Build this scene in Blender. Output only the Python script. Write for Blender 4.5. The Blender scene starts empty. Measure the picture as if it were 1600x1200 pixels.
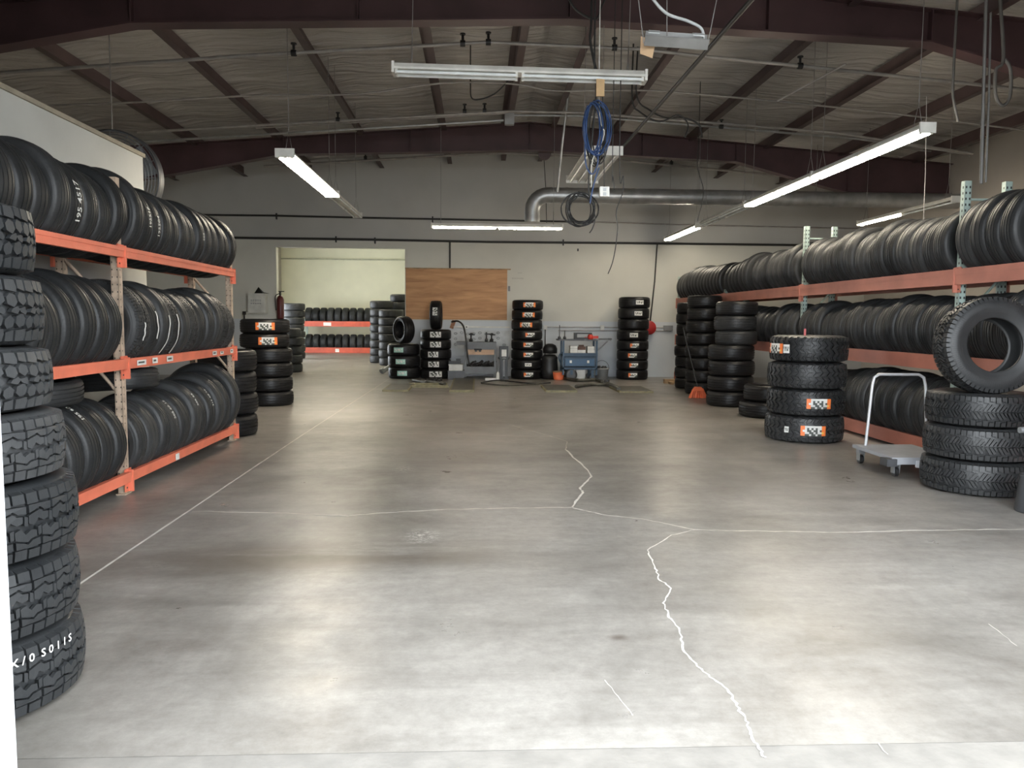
import bpy, math, random
from mathutils import Vector, Matrix
PI = math.pi
S = bpy.context.scene
COL = S.collection
rnd = random.Random(7)

# ------------------------------------------------------------------ camera
F_PX = 1200.0
CAM = Vector((0, 0, 1.35))
psi = math.atan(55 / 1204.0); th = math.atan(100 / 1200.0); rho = math.radians(0.45)
fw = Vector((math.sin(psi) * math.cos(th), math.cos(psi) * math.cos(th), -math.sin(th)))
r0 = Vector((math.cos(psi), -math.sin(psi), 0)); u0 = r0.cross(fw)
cr = r0 * math.cos(rho) + u0 * math.sin(rho); cu = u0 * math.cos(rho) - r0 * math.sin(rho)
cd = bpy.data.cameras.new('camera'); cam = bpy.data.objects.new('camera', cd); COL.objects.link(cam)
cam.matrix_world = Matrix(((cr.x, cu.x, -fw.x, CAM.x), (cr.y, cu.y, -fw.y, CAM.y), (cr.z, cu.z, -fw.z, CAM.z), (0, 0, 0, 1)))
cd.sensor_fit = 'HORIZONTAL'; cd.sensor_width = 36; cd.lens = F_PX / 1600 * 36; cd.clip_start = 0.05; cd.clip_end = 200
S.camera = cam

def ray(x, y): return cr * ((x - 800) / F_PX) + cu * ((600 - y) / F_PX) + fw
def P(x, y, Y):                                   # point at depth Y
    d = ray(x, y); return CAM + d * (Y / d.y)
def PZ(x, y, z=0.0):                              # point at height z
    d = ray(x, y); return CAM + d * ((z - CAM.z) / d.z)

# ------------------------------------------------------------------ world and exposure
w = bpy.data.worlds.new('sky'); S.world = w; w.use_nodes = True
nt = w.node_tree; bg = nt.nodes['Background']
bg.inputs['Color'].default_value = (0.90, 0.955, 1.0, 1); bg.inputs['Strength'].default_value = 9.2
S.view_settings.view_transform = 'Standard'; S.view_settings.look = 'None'
S.view_settings.gamma = 1; S.view_settings.use_curve_mapping = False
S.view_settings.exposure = 0.25
TUBE = 70.0

# ------------------------------------------------------------------ materials
MATS = {}
def nn(t, typ, **kw):
    n = t.nodes.new(typ)
    for k, v in kw.items(): setattr(n, k, v)
    return n
def mat(name, col, rough=0.6, metal=0.0, var=0.15, scale=6.0, bump=0.0, bscale=40.0, col2=None, emit=None, spec=None):
    if name in MATS: return MATS[name]
    m = bpy.data.materials.new(name); m.use_nodes = True; MATS[name] = m
    t = m.node_tree; b = t.nodes['Principled BSDF']
    b.inputs['Roughness'].default_value = rough; b.inputs['Metallic'].default_value = metal
    if spec is not None: b.inputs['Specular IOR Level'].default_value = spec
    tc = nn(t, 'ShaderNodeTexCoord'); no = nn(t, 'ShaderNodeTexNoise'); no.inputs['Scale'].default_value = scale; no.inputs['Detail'].default_value = 5
    t.links.new(tc.outputs['Object'], no.inputs['Vector'])
    rp = nn(t, 'ShaderNodeValToRGB'); rp.color_ramp.elements[0].position = .3; rp.color_ramp.elements[1].position = .7
    c2 = col2 or tuple(c * (1 - var) for c in col); c1 = col if col2 else tuple(min(1, c * (1 + var)) for c in col)
    rp.color_ramp.elements[0].color = (*c2, 1); rp.color_ramp.elements[1].color = (*c1, 1)
    t.links.new(no.outputs['Fac'], rp.inputs['Fac']); t.links.new(rp.outputs['Color'], b.inputs['Base Color'])
    if bump:
        n2 = nn(t, 'ShaderNodeTexNoise'); n2.inputs['Scale'].default_value = bscale; n2.inputs['Detail'].default_value = 4
        t.links.new(tc.outputs['Object'], n2.inputs['Vector'])
        bp = nn(t, 'ShaderNodeBump'); bp.inputs['Strength'].default_value = bump; bp.inputs['Distance'].default_value = 0.01
        t.links.new(n2.outputs['Fac'], bp.inputs['Height']); t.links.new(bp.outputs['Normal'], b.inputs['Normal'])
    if emit:
        b.inputs['Emission Color'].default_value = (*emit[0], 1); b.inputs['Emission Strength'].default_value = emit[1]
    return m

def mth(t, op, a, b=None, c=None):
    n = nn(t, 'ShaderNodeMath', operation=op)
    for i, v in enumerate((a, b, c)):
        if v is None: continue
        if isinstance(v, (int, float)): n.inputs[i].default_value = v
        else: t.links.new(v, n.inputs[i])
    return n.outputs[0]

def rubber(name, col, rough, sipes, slant, depth=0.004, dust=0.35):
    m = bpy.data.materials.new(name); m.use_nodes = True; MATS[name] = m
    t = m.node_tree; b = t.nodes['Principled BSDF']
    tc = nn(t, 'ShaderNodeTexCoord'); sp = nn(t, 'ShaderNodeSeparateXYZ'); t.links.new(tc.outputs['Object'], sp.inputs[0])
    x, y, z = sp.outputs
    ang = mth(t, 'ARCTAN2', y, x); rad = mth(t, 'SQRT', mth(t, 'ADD', mth(t, 'MULTIPLY', x, x), mth(t, 'MULTIPLY', y, y)))
    ph = mth(t, 'ADD', mth(t, 'MULTIPLY', ang, sipes / (2 * PI)), mth(t, 'MULTIPLY', mth(t, 'ABSOLUTE', z), slant))
    fr = mth(t, 'FRACT', ph)
    cut = mth(t, 'GREATER_THAN', fr, 0.2)
    mask = mth(t, 'GREATER_THAN', rad, 0.303)
    h = mth(t, 'MULTIPLY', cut, mask)
    rings = mth(t, 'MULTIPLY', mth(t, 'SINE', mth(t, 'MULTIPLY', rad, 260.0)), 0.10)
    h2 = mth(t, 'ADD', h, mth(t, 'MULTIPLY', rings, mth(t, 'LESS_THAN', rad, 0.303)))
    no = nn(t, 'ShaderNodeTexNoise'); no.inputs['Scale'].default_value = 9; no.inputs['Detail'].default_value = 6
    oi = nn(t, 'ShaderNodeObjectInfo'); ad = nn(t, 'ShaderNodeVectorMath', operation='ADD')
    t.links.new(tc.outputs['Object'], ad.inputs[0]); t.links.new(oi.outputs['Location'], ad.inputs[1]); t.links.new(ad.outputs[0], no.inputs['Vector'])
    bp = nn(t, 'ShaderNodeBump'); bp.inputs['Strength'].default_value = 1.0; bp.inputs['Distance'].default_value = depth
    t.links.new(mth(t, 'ADD', h2, mth(t, 'MULTIPLY', no.outputs['Fac'], 0.25)), bp.inputs['Height']); t.links.new(bp.outputs['Normal'], b.inputs['Normal'])
    mx = nn(t, 'ShaderNodeMix', data_type='RGBA')
    fac = mth(t, 'MULTIPLY', no.outputs['Fac'], mth(t, 'ADD', mth(t, 'MULTIPLY', oi.outputs['Random'], 1.0), 0.35))
    t.links.new(fac, mx.inputs['Factor'])
    mx.inputs[6].default_value = (*col, 1); mx.inputs[7].default_value = (*[c + dust * .1 for c in col], 1)
    t.links.new(mx.outputs[2], b.inputs['Base Color'])
    b.inputs['Roughness'].default_value = rough; b.inputs['Specular IOR Level'].default_value = 0.36
    return m

RB_A = rubber('rubber_ribbed', (.010, .011, .012), .46, 74, 9, dust=.28)
RB_B = rubber('rubber_siped', (.016, .017, .018), .5, 50, -14)
RB_N = rubber('rubber_new', (.006, .006, .007), .42, 84, 20, dust=.05)
RB_G = rubber('rubber_allterrain', (.013, .015, .017), .42, 130, 4, 0.0015, dust=.5)
RB_M = rubber('rubber_mudterrain', (.015, .016, .017), .42, 120, 4, 0.0015, dust=.3)
CHALK = mat('chalk', (.75, .75, .72), .9)
MAROON = mat('maroon_steel', (.075, .040, .043), .5, 0.0, .3, 1.5)
MAROOND = mat('dark_maroon_steel', (.080, .052, .052), .5, 0.0, .25, 2)
ORANGE = mat('orange_beam_paint', (.74, .19, .11), .5, 0.0, .12, 5, .15, 60)
SALMON = mat('faded_red_beam_paint', (.50, .19, .135), .55, 0, .16, 3, .15, 50)
POSTW = mat('worn_post_paint', (.47, .36, .27), .7, 0, .3, 14, .3, 60)
POSTG = mat('pale_green_post_paint', (.40, .50, .46), .55, 0, .12, 9)
GALV = mat('galvanised', (.46, .47, .47), .38, .75, .22, 5, .1, 30)
STEEL = mat('grey_steel', (.24, .25, .26), .45, .4, .15, 8)
PIPE = mat('grey_pipe', (.34, .32, .30), .45, .35, .2, 6)
DULL = mat('dull_conduit', (.13, .125, .12), .5, .2)
DARKP = mat('dark_pipe', (.035, .035, .033), .5, .3, .2, 6)
BLACK = mat('black_plastic', (.012, .012, .013), .45)
CABLE = mat('black_cable', (.02, .02, .02), .5)
WIRE = mat('hanger_wire', (.28, .27, .26), .5, .5)
BLUEH = mat('blue_hose', (.02, .055, .16), .4)
WHITEM = mat('white_enamel', (.72, .71, .66), .4)
WHITEP = mat('white_paper', (.75, .75, .72), .8)
TUBEOFF = mat('unlit_tube', (.80, .84, .84), .25)
TUBEON = mat('lit_tube', (.9, .85, .7), .4, emit=((1.0, .89, .72), TUBE))
WALLL = mat('jamb_white', (.74, .78, .84), .5, 0, .05, 4)
PART = mat('partition_white', (.60, .61, .58), .75, 0, .08, 1.2, .1, 30)
WOOD = mat('raw_timber', (.36, .24, .13), .75, 0, .3, 8)
CARD = mat('cardboard', (.50, .34, .20), .8, 0, .08)
BLUEP = mat('blue_cart_paint', (.022, .055, .10), .45, .1, .2, 8)
REDP = mat('red_plastic', (.55, .035, .02), .45)
ORG = mat('orange_sticker', (.85, .20, .045), .5, 0, .05)
GRN = mat('green_sticker', (.38, .62, .55), .5, 0, .1)
GREYS = mat('grey_sticker', (.62, .62, .60), .5, 0, .1)
INKD = mat('sticker_ink', (.07, .08, .07), .6)
INKO = mat('orange_plastic', (.75, .16, .06), .5)
GREYP = mat('grey_plastic', (.22, .23, .24), .6)
BENCH = mat('worn_grey_enamel', (.115, .12, .125), .5, .2)
PALEG = mat('pale_grey_panel', (.50, .52, .52), .7)
OLIVE = mat('worn_lift_plate', (.085, .082, .068), .5, .35, .35, 14, .2, 60)
YEL = mat('worn_yellow_paint', (.20, .18, .10), .6, 0, .3, 14)
DGREY = mat('dark_grey_steel', (.07, .072, .078), .45, .3)

def floor_mat():
    m = bpy.data.materials.new('polished_concrete'); m.use_nodes = True
    t = m.node_tree; b = t.nodes['Principled BSDF']
    tc = nn(t, 'ShaderNodeTexCoord'); co = tc.outputs['Object']
    def noise(sc, det=8, rough=.6, vec=None, dist=0):
        n = nn(t, 'ShaderNodeTexNoise'); n.inputs['Scale'].default_value = sc; n.inputs['Detail'].default_value = det
        n.inputs['Roughness'].default_value = rough; n.inputs['Distortion'].default_value = dist
        t.links.new(vec or co, n.inputs['Vector']); return n.outputs['Fac']
    def ramp(f, a, b_, c0, c1):
        r = nn(t, 'ShaderNodeValToRGB'); e = r.color_ramp.elements
        e[0].position = a; e[1].position = b_; e[0].color = (*c0, 1); e[1].color = (*c1, 1); t.links.new(f, r.inputs['Fac']); return r.outputs['Color']
    def mixc(f, a, c, mode='MIX'):
        n = nn(t, 'ShaderNodeMix', data_type='RGBA', blend_type=mode)
        if isinstance(f, float): n.inputs['Factor'].default_value = f
        else: t.links.new(f, n.inputs['Factor'])
        t.links.new(a, n.inputs[6])
        if isinstance(c, tuple): n.inputs[7].default_value = (*c, 1)
        else: t.links.new(c, n.inputs[7])
        return n.outputs[2]
    base = ramp(noise(.55, 10, .65, dist=.6), .35, .68, (.180, .170, .156), (.365, .352, .33))
    mp = nn(t, 'ShaderNodeMapping'); mp.inputs['Scale'].default_value = (.5, 2.2, 1); t.links.new(co, mp.inputs['Vector'])
    c = mixc(.6, base, ramp(noise(1.6, 9, .7, mp.outputs[0], .4), .3, .75, (.50, .47, .44), (1.22, 1.2, 1.17)), 'MULTIPLY')
    c = mixc(.8, c, ramp(noise(14, 8, .8), .32, .68, (.74, .73, .72), (1.18, 1.18, 1.18)), 'MULTIPLY')
    # oil stains with shapes of their own
    sep = nn(t, 'ShaderNodeSeparateXYZ'); t.links.new(co, sep.inputs[0])
    wob = noise(2.0, 9, .72, mp.outputs[0]); fine = noise(30, 6, .8)
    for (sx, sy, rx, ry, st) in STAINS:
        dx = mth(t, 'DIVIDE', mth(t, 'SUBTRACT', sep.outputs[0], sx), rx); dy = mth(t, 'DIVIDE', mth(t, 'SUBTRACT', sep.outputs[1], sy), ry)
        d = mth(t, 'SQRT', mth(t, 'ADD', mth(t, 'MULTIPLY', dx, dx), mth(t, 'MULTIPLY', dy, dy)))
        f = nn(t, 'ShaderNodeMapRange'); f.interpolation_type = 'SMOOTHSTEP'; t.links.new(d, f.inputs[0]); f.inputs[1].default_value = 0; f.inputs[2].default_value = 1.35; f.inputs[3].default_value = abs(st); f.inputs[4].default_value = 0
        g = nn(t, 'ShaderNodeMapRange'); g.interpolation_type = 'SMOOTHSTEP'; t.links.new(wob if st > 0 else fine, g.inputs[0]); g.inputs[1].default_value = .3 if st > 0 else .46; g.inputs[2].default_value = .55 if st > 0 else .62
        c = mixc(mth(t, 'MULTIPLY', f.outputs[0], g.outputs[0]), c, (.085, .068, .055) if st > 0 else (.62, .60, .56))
    t.links.new(c, b.inputs['Base Color'])
    t.links.new(ramp(noise(2.6, 7, .6), .3, .7, (.27, .27, .27), (.42, .42, .42)), b.inputs['Roughness'])
    bp = nn(t, 'ShaderNodeBump'); bp.inputs['Strength'].default_value = .25; bp.inputs['Distance'].default_value = .004
    t.links.new(noise(12, 8, .7), bp.inputs['Height']); t.links.new(bp.outputs['Normal'], b.inputs['Normal'])
    return m
STAINS = []
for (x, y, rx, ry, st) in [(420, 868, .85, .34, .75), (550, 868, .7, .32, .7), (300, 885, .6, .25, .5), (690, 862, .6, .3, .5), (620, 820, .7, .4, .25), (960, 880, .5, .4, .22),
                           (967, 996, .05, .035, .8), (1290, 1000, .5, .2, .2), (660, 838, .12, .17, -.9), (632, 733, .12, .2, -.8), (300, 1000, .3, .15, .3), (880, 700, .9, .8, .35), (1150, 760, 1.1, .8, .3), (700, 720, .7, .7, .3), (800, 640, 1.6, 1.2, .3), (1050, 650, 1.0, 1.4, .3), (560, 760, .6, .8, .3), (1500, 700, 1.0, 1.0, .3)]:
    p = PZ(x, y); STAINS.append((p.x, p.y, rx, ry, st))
FLOOR = floor_mat()
CRACK = mat('pale_crack_filler', (.66, .63, .57), .9, 0, .12, 20)
JOINT = mat('joint_filler', (.60, .58, .53), .8, 0, .2, 6)
SLAB = mat('rough_outside_concrete', (.19, .178, .160), .9, 0, .15, 9, .15, 50)

def wall_mat(name, top, low, zs, var=.07, ztop=None):
    m = bpy.data.materials.new(name); m.use_nodes = True; t = m.node_tree; b = t.nodes['Principled BSDF']
    tc = nn(t, 'ShaderNodeTexCoord'); sp = nn(t, 'ShaderNodeSeparateXYZ'); t.links.new(tc.outputs['Object'], sp.inputs[0])
    no = nn(t, 'ShaderNodeTexNoise'); no.inputs['Scale'].default_value = .9; no.inputs['Detail'].default_value = 7; t.links.new(tc.outputs['Object'], no.inputs['Vector'])
    f = mth(t, 'GREATER_THAN', sp.outputs[2], zs)
    mx = nn(t, 'ShaderNodeMix', data_type='RGBA'); t.links.new(f, mx.inputs['Factor']); mx.inputs[6].default_value = (*low, 1); mx.inputs[7].default_value = (*top, 1)
    if ztop:                                       # darker, greyer colour above the conduit line
        mz = nn(t, 'ShaderNodeMix', data_type='RGBA'); t.links.new(mth(t, 'GREATER_THAN', sp.outputs[2], ztop), mz.inputs['Factor']); t.links.new(mx.outputs[2], mz.inputs[6]); mz.inputs[7].default_value = (top[0] * .76, top[1] * .77, top[2] * .82, 1); mx = mz
    rp = nn(t, 'ShaderNodeValToRGB'); rp.color_ramp.elements[0].position = .3; rp.color_ramp.elements[1].position = .7
    rp.color_ramp.elements[0].color = (1 - var,) * 3 + (1,); rp.color_ramp.elements[1].color = (1 + var,) * 3 + (1,)
    t.links.new(no.outputs['Fac'], rp.inputs[0])
    m2 = nn(t, 'ShaderNodeMix', data_type='RGBA', blend_type='MULTIPLY'); m2.inputs['Factor'].default_value = 1; t.links.new(mx.outputs[2], m2.inputs[6]); t.links.new(rp.outputs[0], m2.inputs[7])
    t.links.new(m2.outputs[2], b.inputs['Base Color']); b.inputs['Roughness'].default_value = .75
    return m
WALLB = wall_mat('back_wall_paint', (.62, .61, .55), (.59, .62, .645), 1.33, ztop=3.17)
WALLS = wall_mat('side_wall_paint', (.42, .39, .35), (.52, .51, .49), 1.33)
WALLR = wall_mat('store_room_paint', (.72, .70, .55), (.72, .70, .55), 9)
CREAM = wall_mat('cream_paint', (.56, .53, .44), (.56, .57, .60), 1.33)

def ceil_mat():
    m = bpy.data.materials.new('insulation_blanket'); m.use_nodes = True; t = m.node_tree; b = t.nodes['Principled BSDF']
    tc = nn(t, 'ShaderNodeTexCoord'); mp = nn(t, 'ShaderNodeMapping'); mp.inputs['Scale'].default_value = (.5, 3.2, 1); t.links.new(tc.outputs['Object'], mp.inputs['Vector'])
    n = nn(t, 'ShaderNodeTexNoise'); n.inputs['Scale'].default_value = 1.3; n.inputs['Detail'].default_value = 5; n.inputs['Distortion'].default_value = .8; t.links.new(mp.outputs[0], n.inputs['Vector'])
    rp = nn(t, 'ShaderNodeValToRGB'); rp.color_ramp.elements[0].position = .3; rp.color_ramp.elements[1].position = .7
    rp.color_ramp.elements[0].color = (.46, .44, .415, 1); rp.color_ramp.elements[1].color = (.55, .53, .505, 1)
    t.links.new(n.outputs[0], rp.inputs[0]); t.links.new(rp.outputs[0], b.inputs['Base Color'])
    bp = nn(t, 'ShaderNodeBump'); bp.inputs['Strength'].default_value = 1; bp.inputs['Distance'].default_value = .22
    t.links.new(n.outputs[0], bp.inputs['Height']); t.links.new(bp.outputs['Normal'], b.inputs['Normal'])
    b.inputs['Roughness'].default_value = .5
    return m
CEIL = ceil_mat()

def ply_mat():
    m = bpy.data.materials.new('plywood'); m.use_nodes = True; t = m.node_tree; b = t.nodes['Principled BSDF']
    tc = nn(t, 'ShaderNodeTexCoord'); mp = nn(t, 'ShaderNodeMapping'); mp.inputs['Scale'].default_value = (.7, 1, 5); t.links.new(tc.outputs['Object'], mp.inputs['Vector'])
    n = nn(t, 'ShaderNodeTexNoise'); n.inputs['Scale'].default_value = 2.2; n.inputs['Detail'].default_value = 6; n.inputs['Distortion'].default_value = .6; t.links.new(mp.outputs[0], n.inputs['Vector'])
    rp = nn(t, 'ShaderNodeValToRGB'); rp.color_ramp.elements[0].position = .3; rp.color_ramp.elements[1].position = .72
    rp.color_ramp.elements[0].color = (.38, .185, .08, 1); rp.color_ramp.elements[1].color = (.60, .33, .155, 1)
    t.links.new(n.outputs[0], rp.inputs[0]); t.links.new(rp.outputs[0], b.inputs['Base Color']); b.inputs['Roughness'].default_value = .6
    return m
PLY = ply_mat()

# ------------------------------------------------------------------ mesh helpers
class MB:
    def __init__(s): s.v = []; s.f = []; s.m = []; s.sm = []
    def add(s, vs, fs, mi=0, smooth=False):
        o = len(s.v); s.v += [tuple(p) for p in vs]
        for f in fs: s.f.append(tuple(i + o for i in f)); s.m.append(mi); s.sm.append(smooth)
        return s
    def box(s, a, b, mi=0, M=None):
        x0, y0, z0 = a; x1, y1, z1 = b
        vs = [Vector(p) for p in ((x0, y0, z0), (x1, y0, z0), (x1, y1, z0), (x0, y1, z0), (x0, y0, z1), (x1, y0, z1), (x1, y1, z1), (x0, y1, z1))]
        if M: vs = [M @ p for p in vs]
        return s.add(vs, [(0, 3, 2, 1), (4, 5, 6, 7), (0, 1, 5, 4), (1, 2, 6, 5), (2, 3, 7, 6), (3, 0, 4, 7)], mi)
    def cbox(s, c, d, mi=0, M=None):
        return s.box([c[i] - d[i] / 2 for i in range(3)], [c[i] + d[i] / 2 for i in range(3)], mi, M)
    def tube(s, pts, r, n=8, mi=0, closed=False):
        pts = [Vector(p) for p in pts]; k = len(pts); rs = r if isinstance(r, (list, tuple)) else [r] * k
        t0 = (pts[1] - pts[0]).normalized(); ref = Vector((0, 0, 1)) if abs(t0.z) < .9 else Vector((1, 0, 0))
        a = t0.cross(ref).normalized(); vs = []; fs = []
        for i in range(k):
            if closed: t = (pts[(i + 1) % k] - pts[i - 1]).normalized()
            elif i == 0: t = t0
            elif i == k - 1: t = (pts[i] - pts[i - 1]).normalized()
            else: t = ((pts[i + 1] - pts[i]).normalized() + (pts[i] - pts[i - 1]).normalized())
            t = t.normalized() if t.length > 1e-6 else t0
            a = (a - t * a.dot(t)); a = a.normalized() if a.length > 1e-6 else t.orthogonal().normalized(); b = t.cross(a)
            for j in range(n):
                q = 2 * PI * j / n; vs.append(pts[i] + (a * math.cos(q) + b * math.sin(q)) * rs[i])
        for i in range(k if closed else k - 1):
            for j in range(n):
                i2 = (i + 1) % k; fs.append((i * n + j, i * n + (j + 1) % n, i2 * n + (j + 1) % n, i2 * n + j))
        s.add(vs, fs, mi, True)
        if not closed:
            s.add([vs[j] for j in range(n)], [tuple(range(n))[::-1]], mi); s.add([vs[(k - 1) * n + j] for j in range(n)], [tuple(range(n))], mi)
        return s
    def lathe(s, prof, n=48, mi=0, closed=False, M=None, smooth=True):
        vs = []; fs = []; k = len(prof)
        for j in range(n):
            q = 2 * PI * j / n; c, d = math.cos(q), math.sin(q)
            for (r, z) in prof:
                p = Vector((r * c, r * d, z)); vs.append(M @ p if M else p)
        for j in range(n):
            j2 = (j + 1) % n
            for i in range(k if closed else k - 1):
                i2 = (i + 1) % k; fs.append((j * k + i, j2 * k + i, j2 * k + i2, j * k + i2))
        return s.add(vs, fs, mi, smooth)
    def prism(s, poly, axis, a, b, mi=0):           # poly in the other two axes
        n = len(poly)
        def mk(u, v, t): return (t, u, v) if axis == 'x' else (u, t, v) if axis == 'y' else (u, v, t)
        vs = [mk(u, v, a) for u, v in poly] + [mk(u, v, b) for u, v in poly]
        fs = [tuple(range(n)), tuple(range(2 * n - 1, n - 1, -1))] + [(i, i + n, (i + 1) % n + n, (i + 1) % n) for i in range(n)]
        return s.add(vs, fs, mi)
    def mesh(s, name, mats):
        me = bpy.data.meshes.new(name); me.from_pydata(s.v, [], s.f)
        for m in (mats if isinstance(mats, (list, tuple)) else [mats]): me.materials.append(m)
        me.polygons.foreach_set('material_index', s.m); me.polygons.foreach_set('use_smooth', s.sm); me.update()
        if not all(s.sm):
            pass
        return me
    def build(s, name, mats, parent=None, loc=None):
        return link(name, s.mesh(name, mats), parent, loc)
def link(name, me, parent=None, loc=None):
    o = bpy.data.objects.new(name, me); COL.objects.link(o)
    if parent: o.parent = parent
    if loc is not None: o.location = loc
    return o
def tag(o, label, cat, group=None, kind=None):
    o['label'] = label; o['category'] = cat
    if group: o['group'] = group
    if kind: o['kind'] = kind
    return o
def thing(name, label, cat, loc=(0, 0, 0), rz=0, group=None):
    o = bpy.data.objects.new(name, None); COL.objects.link(o); o.location = loc; o.rotation_euler = (0, 0, rz); o.empty_display_size = .1
    return tag(o, label, cat, group)
def struct(o): o['kind'] = 'structure'; return o
def fixnormals(me):
    import bmesh
    bm = bmesh.new(); bm.from_mesh(me); bmesh.ops.recalc_face_normals(bm, faces=bm.faces); bm.to_mesh(me); bm.free()
def densify(pts, n):
    out = []
    for i in range(len(pts) - 1):
        for k in range(n): out.append(pts[i].lerp(pts[i + 1], k / n))
    return out + [pts[-1]]
def smooth_path(pts, n=6):                        # Catmull-Rom
    pts = [Vector(p) for p in pts]; q = [pts[0]] + pts + [pts[-1]]; out = []
    for i in range(1, len(q) - 2):
        for k in range(n):
            t = k / n; a, b, c, d = q[i - 1], q[i], q[i + 1], q[i + 2]
            out.append(.5 * ((2 * b) + (c - a) * t + (2 * a - 5 * b + 4 * c - d) * t * t + (3 * b - a - 3 * c + d) * t ** 3))
    return out + [pts[-1]]

# ------------------------------------------------------------------ room shell
XR, YF, YB = 9.4, 1.95, 18.4          # right wall, front wall inner face, back wall face
XL, XP = -8.0, 1.0                     # left wall, ridge
ZP, SL = 5.42, .077
def roofz(x): return ZP - SL * abs(x - XP)

fl = MB(); FE = PZ(800, 1172).y
fl = MB(); fl.add([(XL, FE, 0), (XR, FE, 0), (XR, 32.2, 0), (XL, 32.2, 0)], [(0, 1, 2, 3)])
def ribbon(pix, width, mi, jit, n, z=.0012):
    base = [PZ(*p) for p in pix]; pts = densify(base, n) if n > 1 else base
    pts = [Vector((p.x + rnd.uniform(-jit, jit), p.y + rnd.uniform(-jit, jit) * 1.3, z)) for p in pts]
    vs = []; 
    for i, p in enumerate(pts):
        t = (pts[min(i + 1, len(pts) - 1)] - pts[max(i - 1, 0)]); t.z = 0; t.normalize(); nrm = Vector((-t.y, t.x, 0))
        wd = width * (rnd.uniform(.55, 1.5) if jit else 1)
        vs += [p - nrm * wd / 2, p + nrm * wd / 2]
    fl.add(vs, [(2 * i, 2 * i + 2, 2 * i + 3, 2 * i + 1) for i in range(len(pts) - 1)], mi)
ribbon([(100, 929), (300, 795), (475, 678)], .015, 2, 0, 1)
ribbon([(475, 678), (560, 623), (622, 583)], .016, 2, 0, 1)
ribbon([(475, 678), (560, 677), (700, 678), (830, 682)], .010, 2, .002, 6)
ribbon([(300, 799), (420, 801), (545, 806), (620, 800), (700, 796), (800, 794), (893, 793)], .0125, 1, .006, 9)
ribbon([(893, 793), (940, 804), (1010, 812), (1085, 828), (1180, 830), (1300, 832), (1450, 829), (1600, 827)], .012, 1, .006, 8)
ribbon([(893, 793), (910, 770), (906, 762), (925, 745), (912, 728), (895, 715), (884, 702)], .016, 1, .009, 5)
ribbon([(884, 702), (886, 690), (855, 680), (800, 665)], .007, 1, .006, 6)
ribbon([(1085, 828), (1050, 836), (1012, 860), (1022, 882), (1030, 905), (1050, 920), (1037, 942), (1046, 965), (1062, 985), (1070, 1020), (1100, 1050), (1138, 1078), (1150, 1102), (1168, 1130), (1180, 1160), (1196, 1185)], .0075, 1, .006, 7)
ribbon([(945, 1062), (990, 1118)], .0025, 1, .004, 8); ribbon([(1545, 975), (1590, 1010)], .0025, 1, .004, 6)
ribbon([(1370, 1160), (1385, 1178)], .0025, 1, .004, 4)
struct(fl.build('floor', [FLOOR, CRACK, JOINT]))
s_ = MB(); s_.box((-30, -25, -.12), (30, FE + .6, -.0015)); struct(s_.build('driveway', SLAB))

cl = MB()
for (xa, xb) in ((XL, XP), (XP, XR)):
    nx, ny = 60, 90; vs = []
    for i in range(nx + 1):
        for j in range(ny + 1):
            x = xa + (xb - xa) * i / nx; y = 1.7 + (YB + .2 - 1.7) * j / ny
            vs.append((x, y, roofz(x) - .05 * abs(math.sin(PI * (x - XP) / 1.52)) - .02 * math.sin(y * 5.1 + math.sin(x * 3) * 1.4)))
    cl.add(vs, [(i * (ny + 1) + j, i * (ny + 1) + j + 1, (i + 1) * (ny + 1) + j + 1, (i + 1) * (ny + 1) + j) for i in range(nx) for j in range(ny)], 0, True)
cl.add([(XL - .3, 1.5, roofz(XL) + .1), (XP, 1.5, ZP + .12), (XP, YB + .3, ZP + .12), (XL - .3, YB + .3, roofz(XL) + .1), (XR + .3, 1.5, roofz(XR) + .1), (XR + .3, YB + .3, roofz(XR) + .1)], [(0, 1, 2, 3), (1, 4, 5, 2)])
struct(cl.build('ceiling', CEIL))

# back wall with the store-room opening
OX0, OX1, OZ = P(433, 500, YB).x, P(633, 500, YB).x, P(530, 387, YB).z
wb = MB(); T = .2
wb.box((XL, YB, 0), (OX0, YB + T, 5.4)); wb.box((OX1, YB, 0), (XR, YB + T, 5.4)); wb.box((OX0, YB, OZ), (OX1, YB + T, 5.4))
struct(wb.build('wall_back', WALLB))
wl = MB(); wl.box((XL - T, 1.75, 0), (XL, 22.3, 5.0)); wl.box((XL - T, 22.3, 2.6), (XL, 28.3, 5.0)); wl.box((XL - T, 28.3, 0), (XL, 32.2, 5.0)); struct(wl.build('wall_left', WALLS))
wr = MB(); wr.box((XR, 1.75, 0), (XR + T, YB + T, 5.0)); struct(wr.build('wall_right', WALLS))
JX = P(27, 1197, YF).x
wf = MB(); DX1 = JX + 5.4; DZ = 3.7
wf.box((XL, 1.75, 0), (JX - .10, YF, 5.4)); wf.box((DX1, 1.75, 0), (XR, YF, 5.4)); wf.box((JX - .10, 1.75, DZ), (DX1, YF, 5.4))
struct(wf.build('wall_front', PART))
j = MB(); j.box((JX - .10, 1.75, -.006), (JX, YF, DZ)); j.box((JX - .10, 1.72, 0), (JX - .06, 1.75, DZ)); struct(j.build('trim_1', WALLL))
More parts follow.
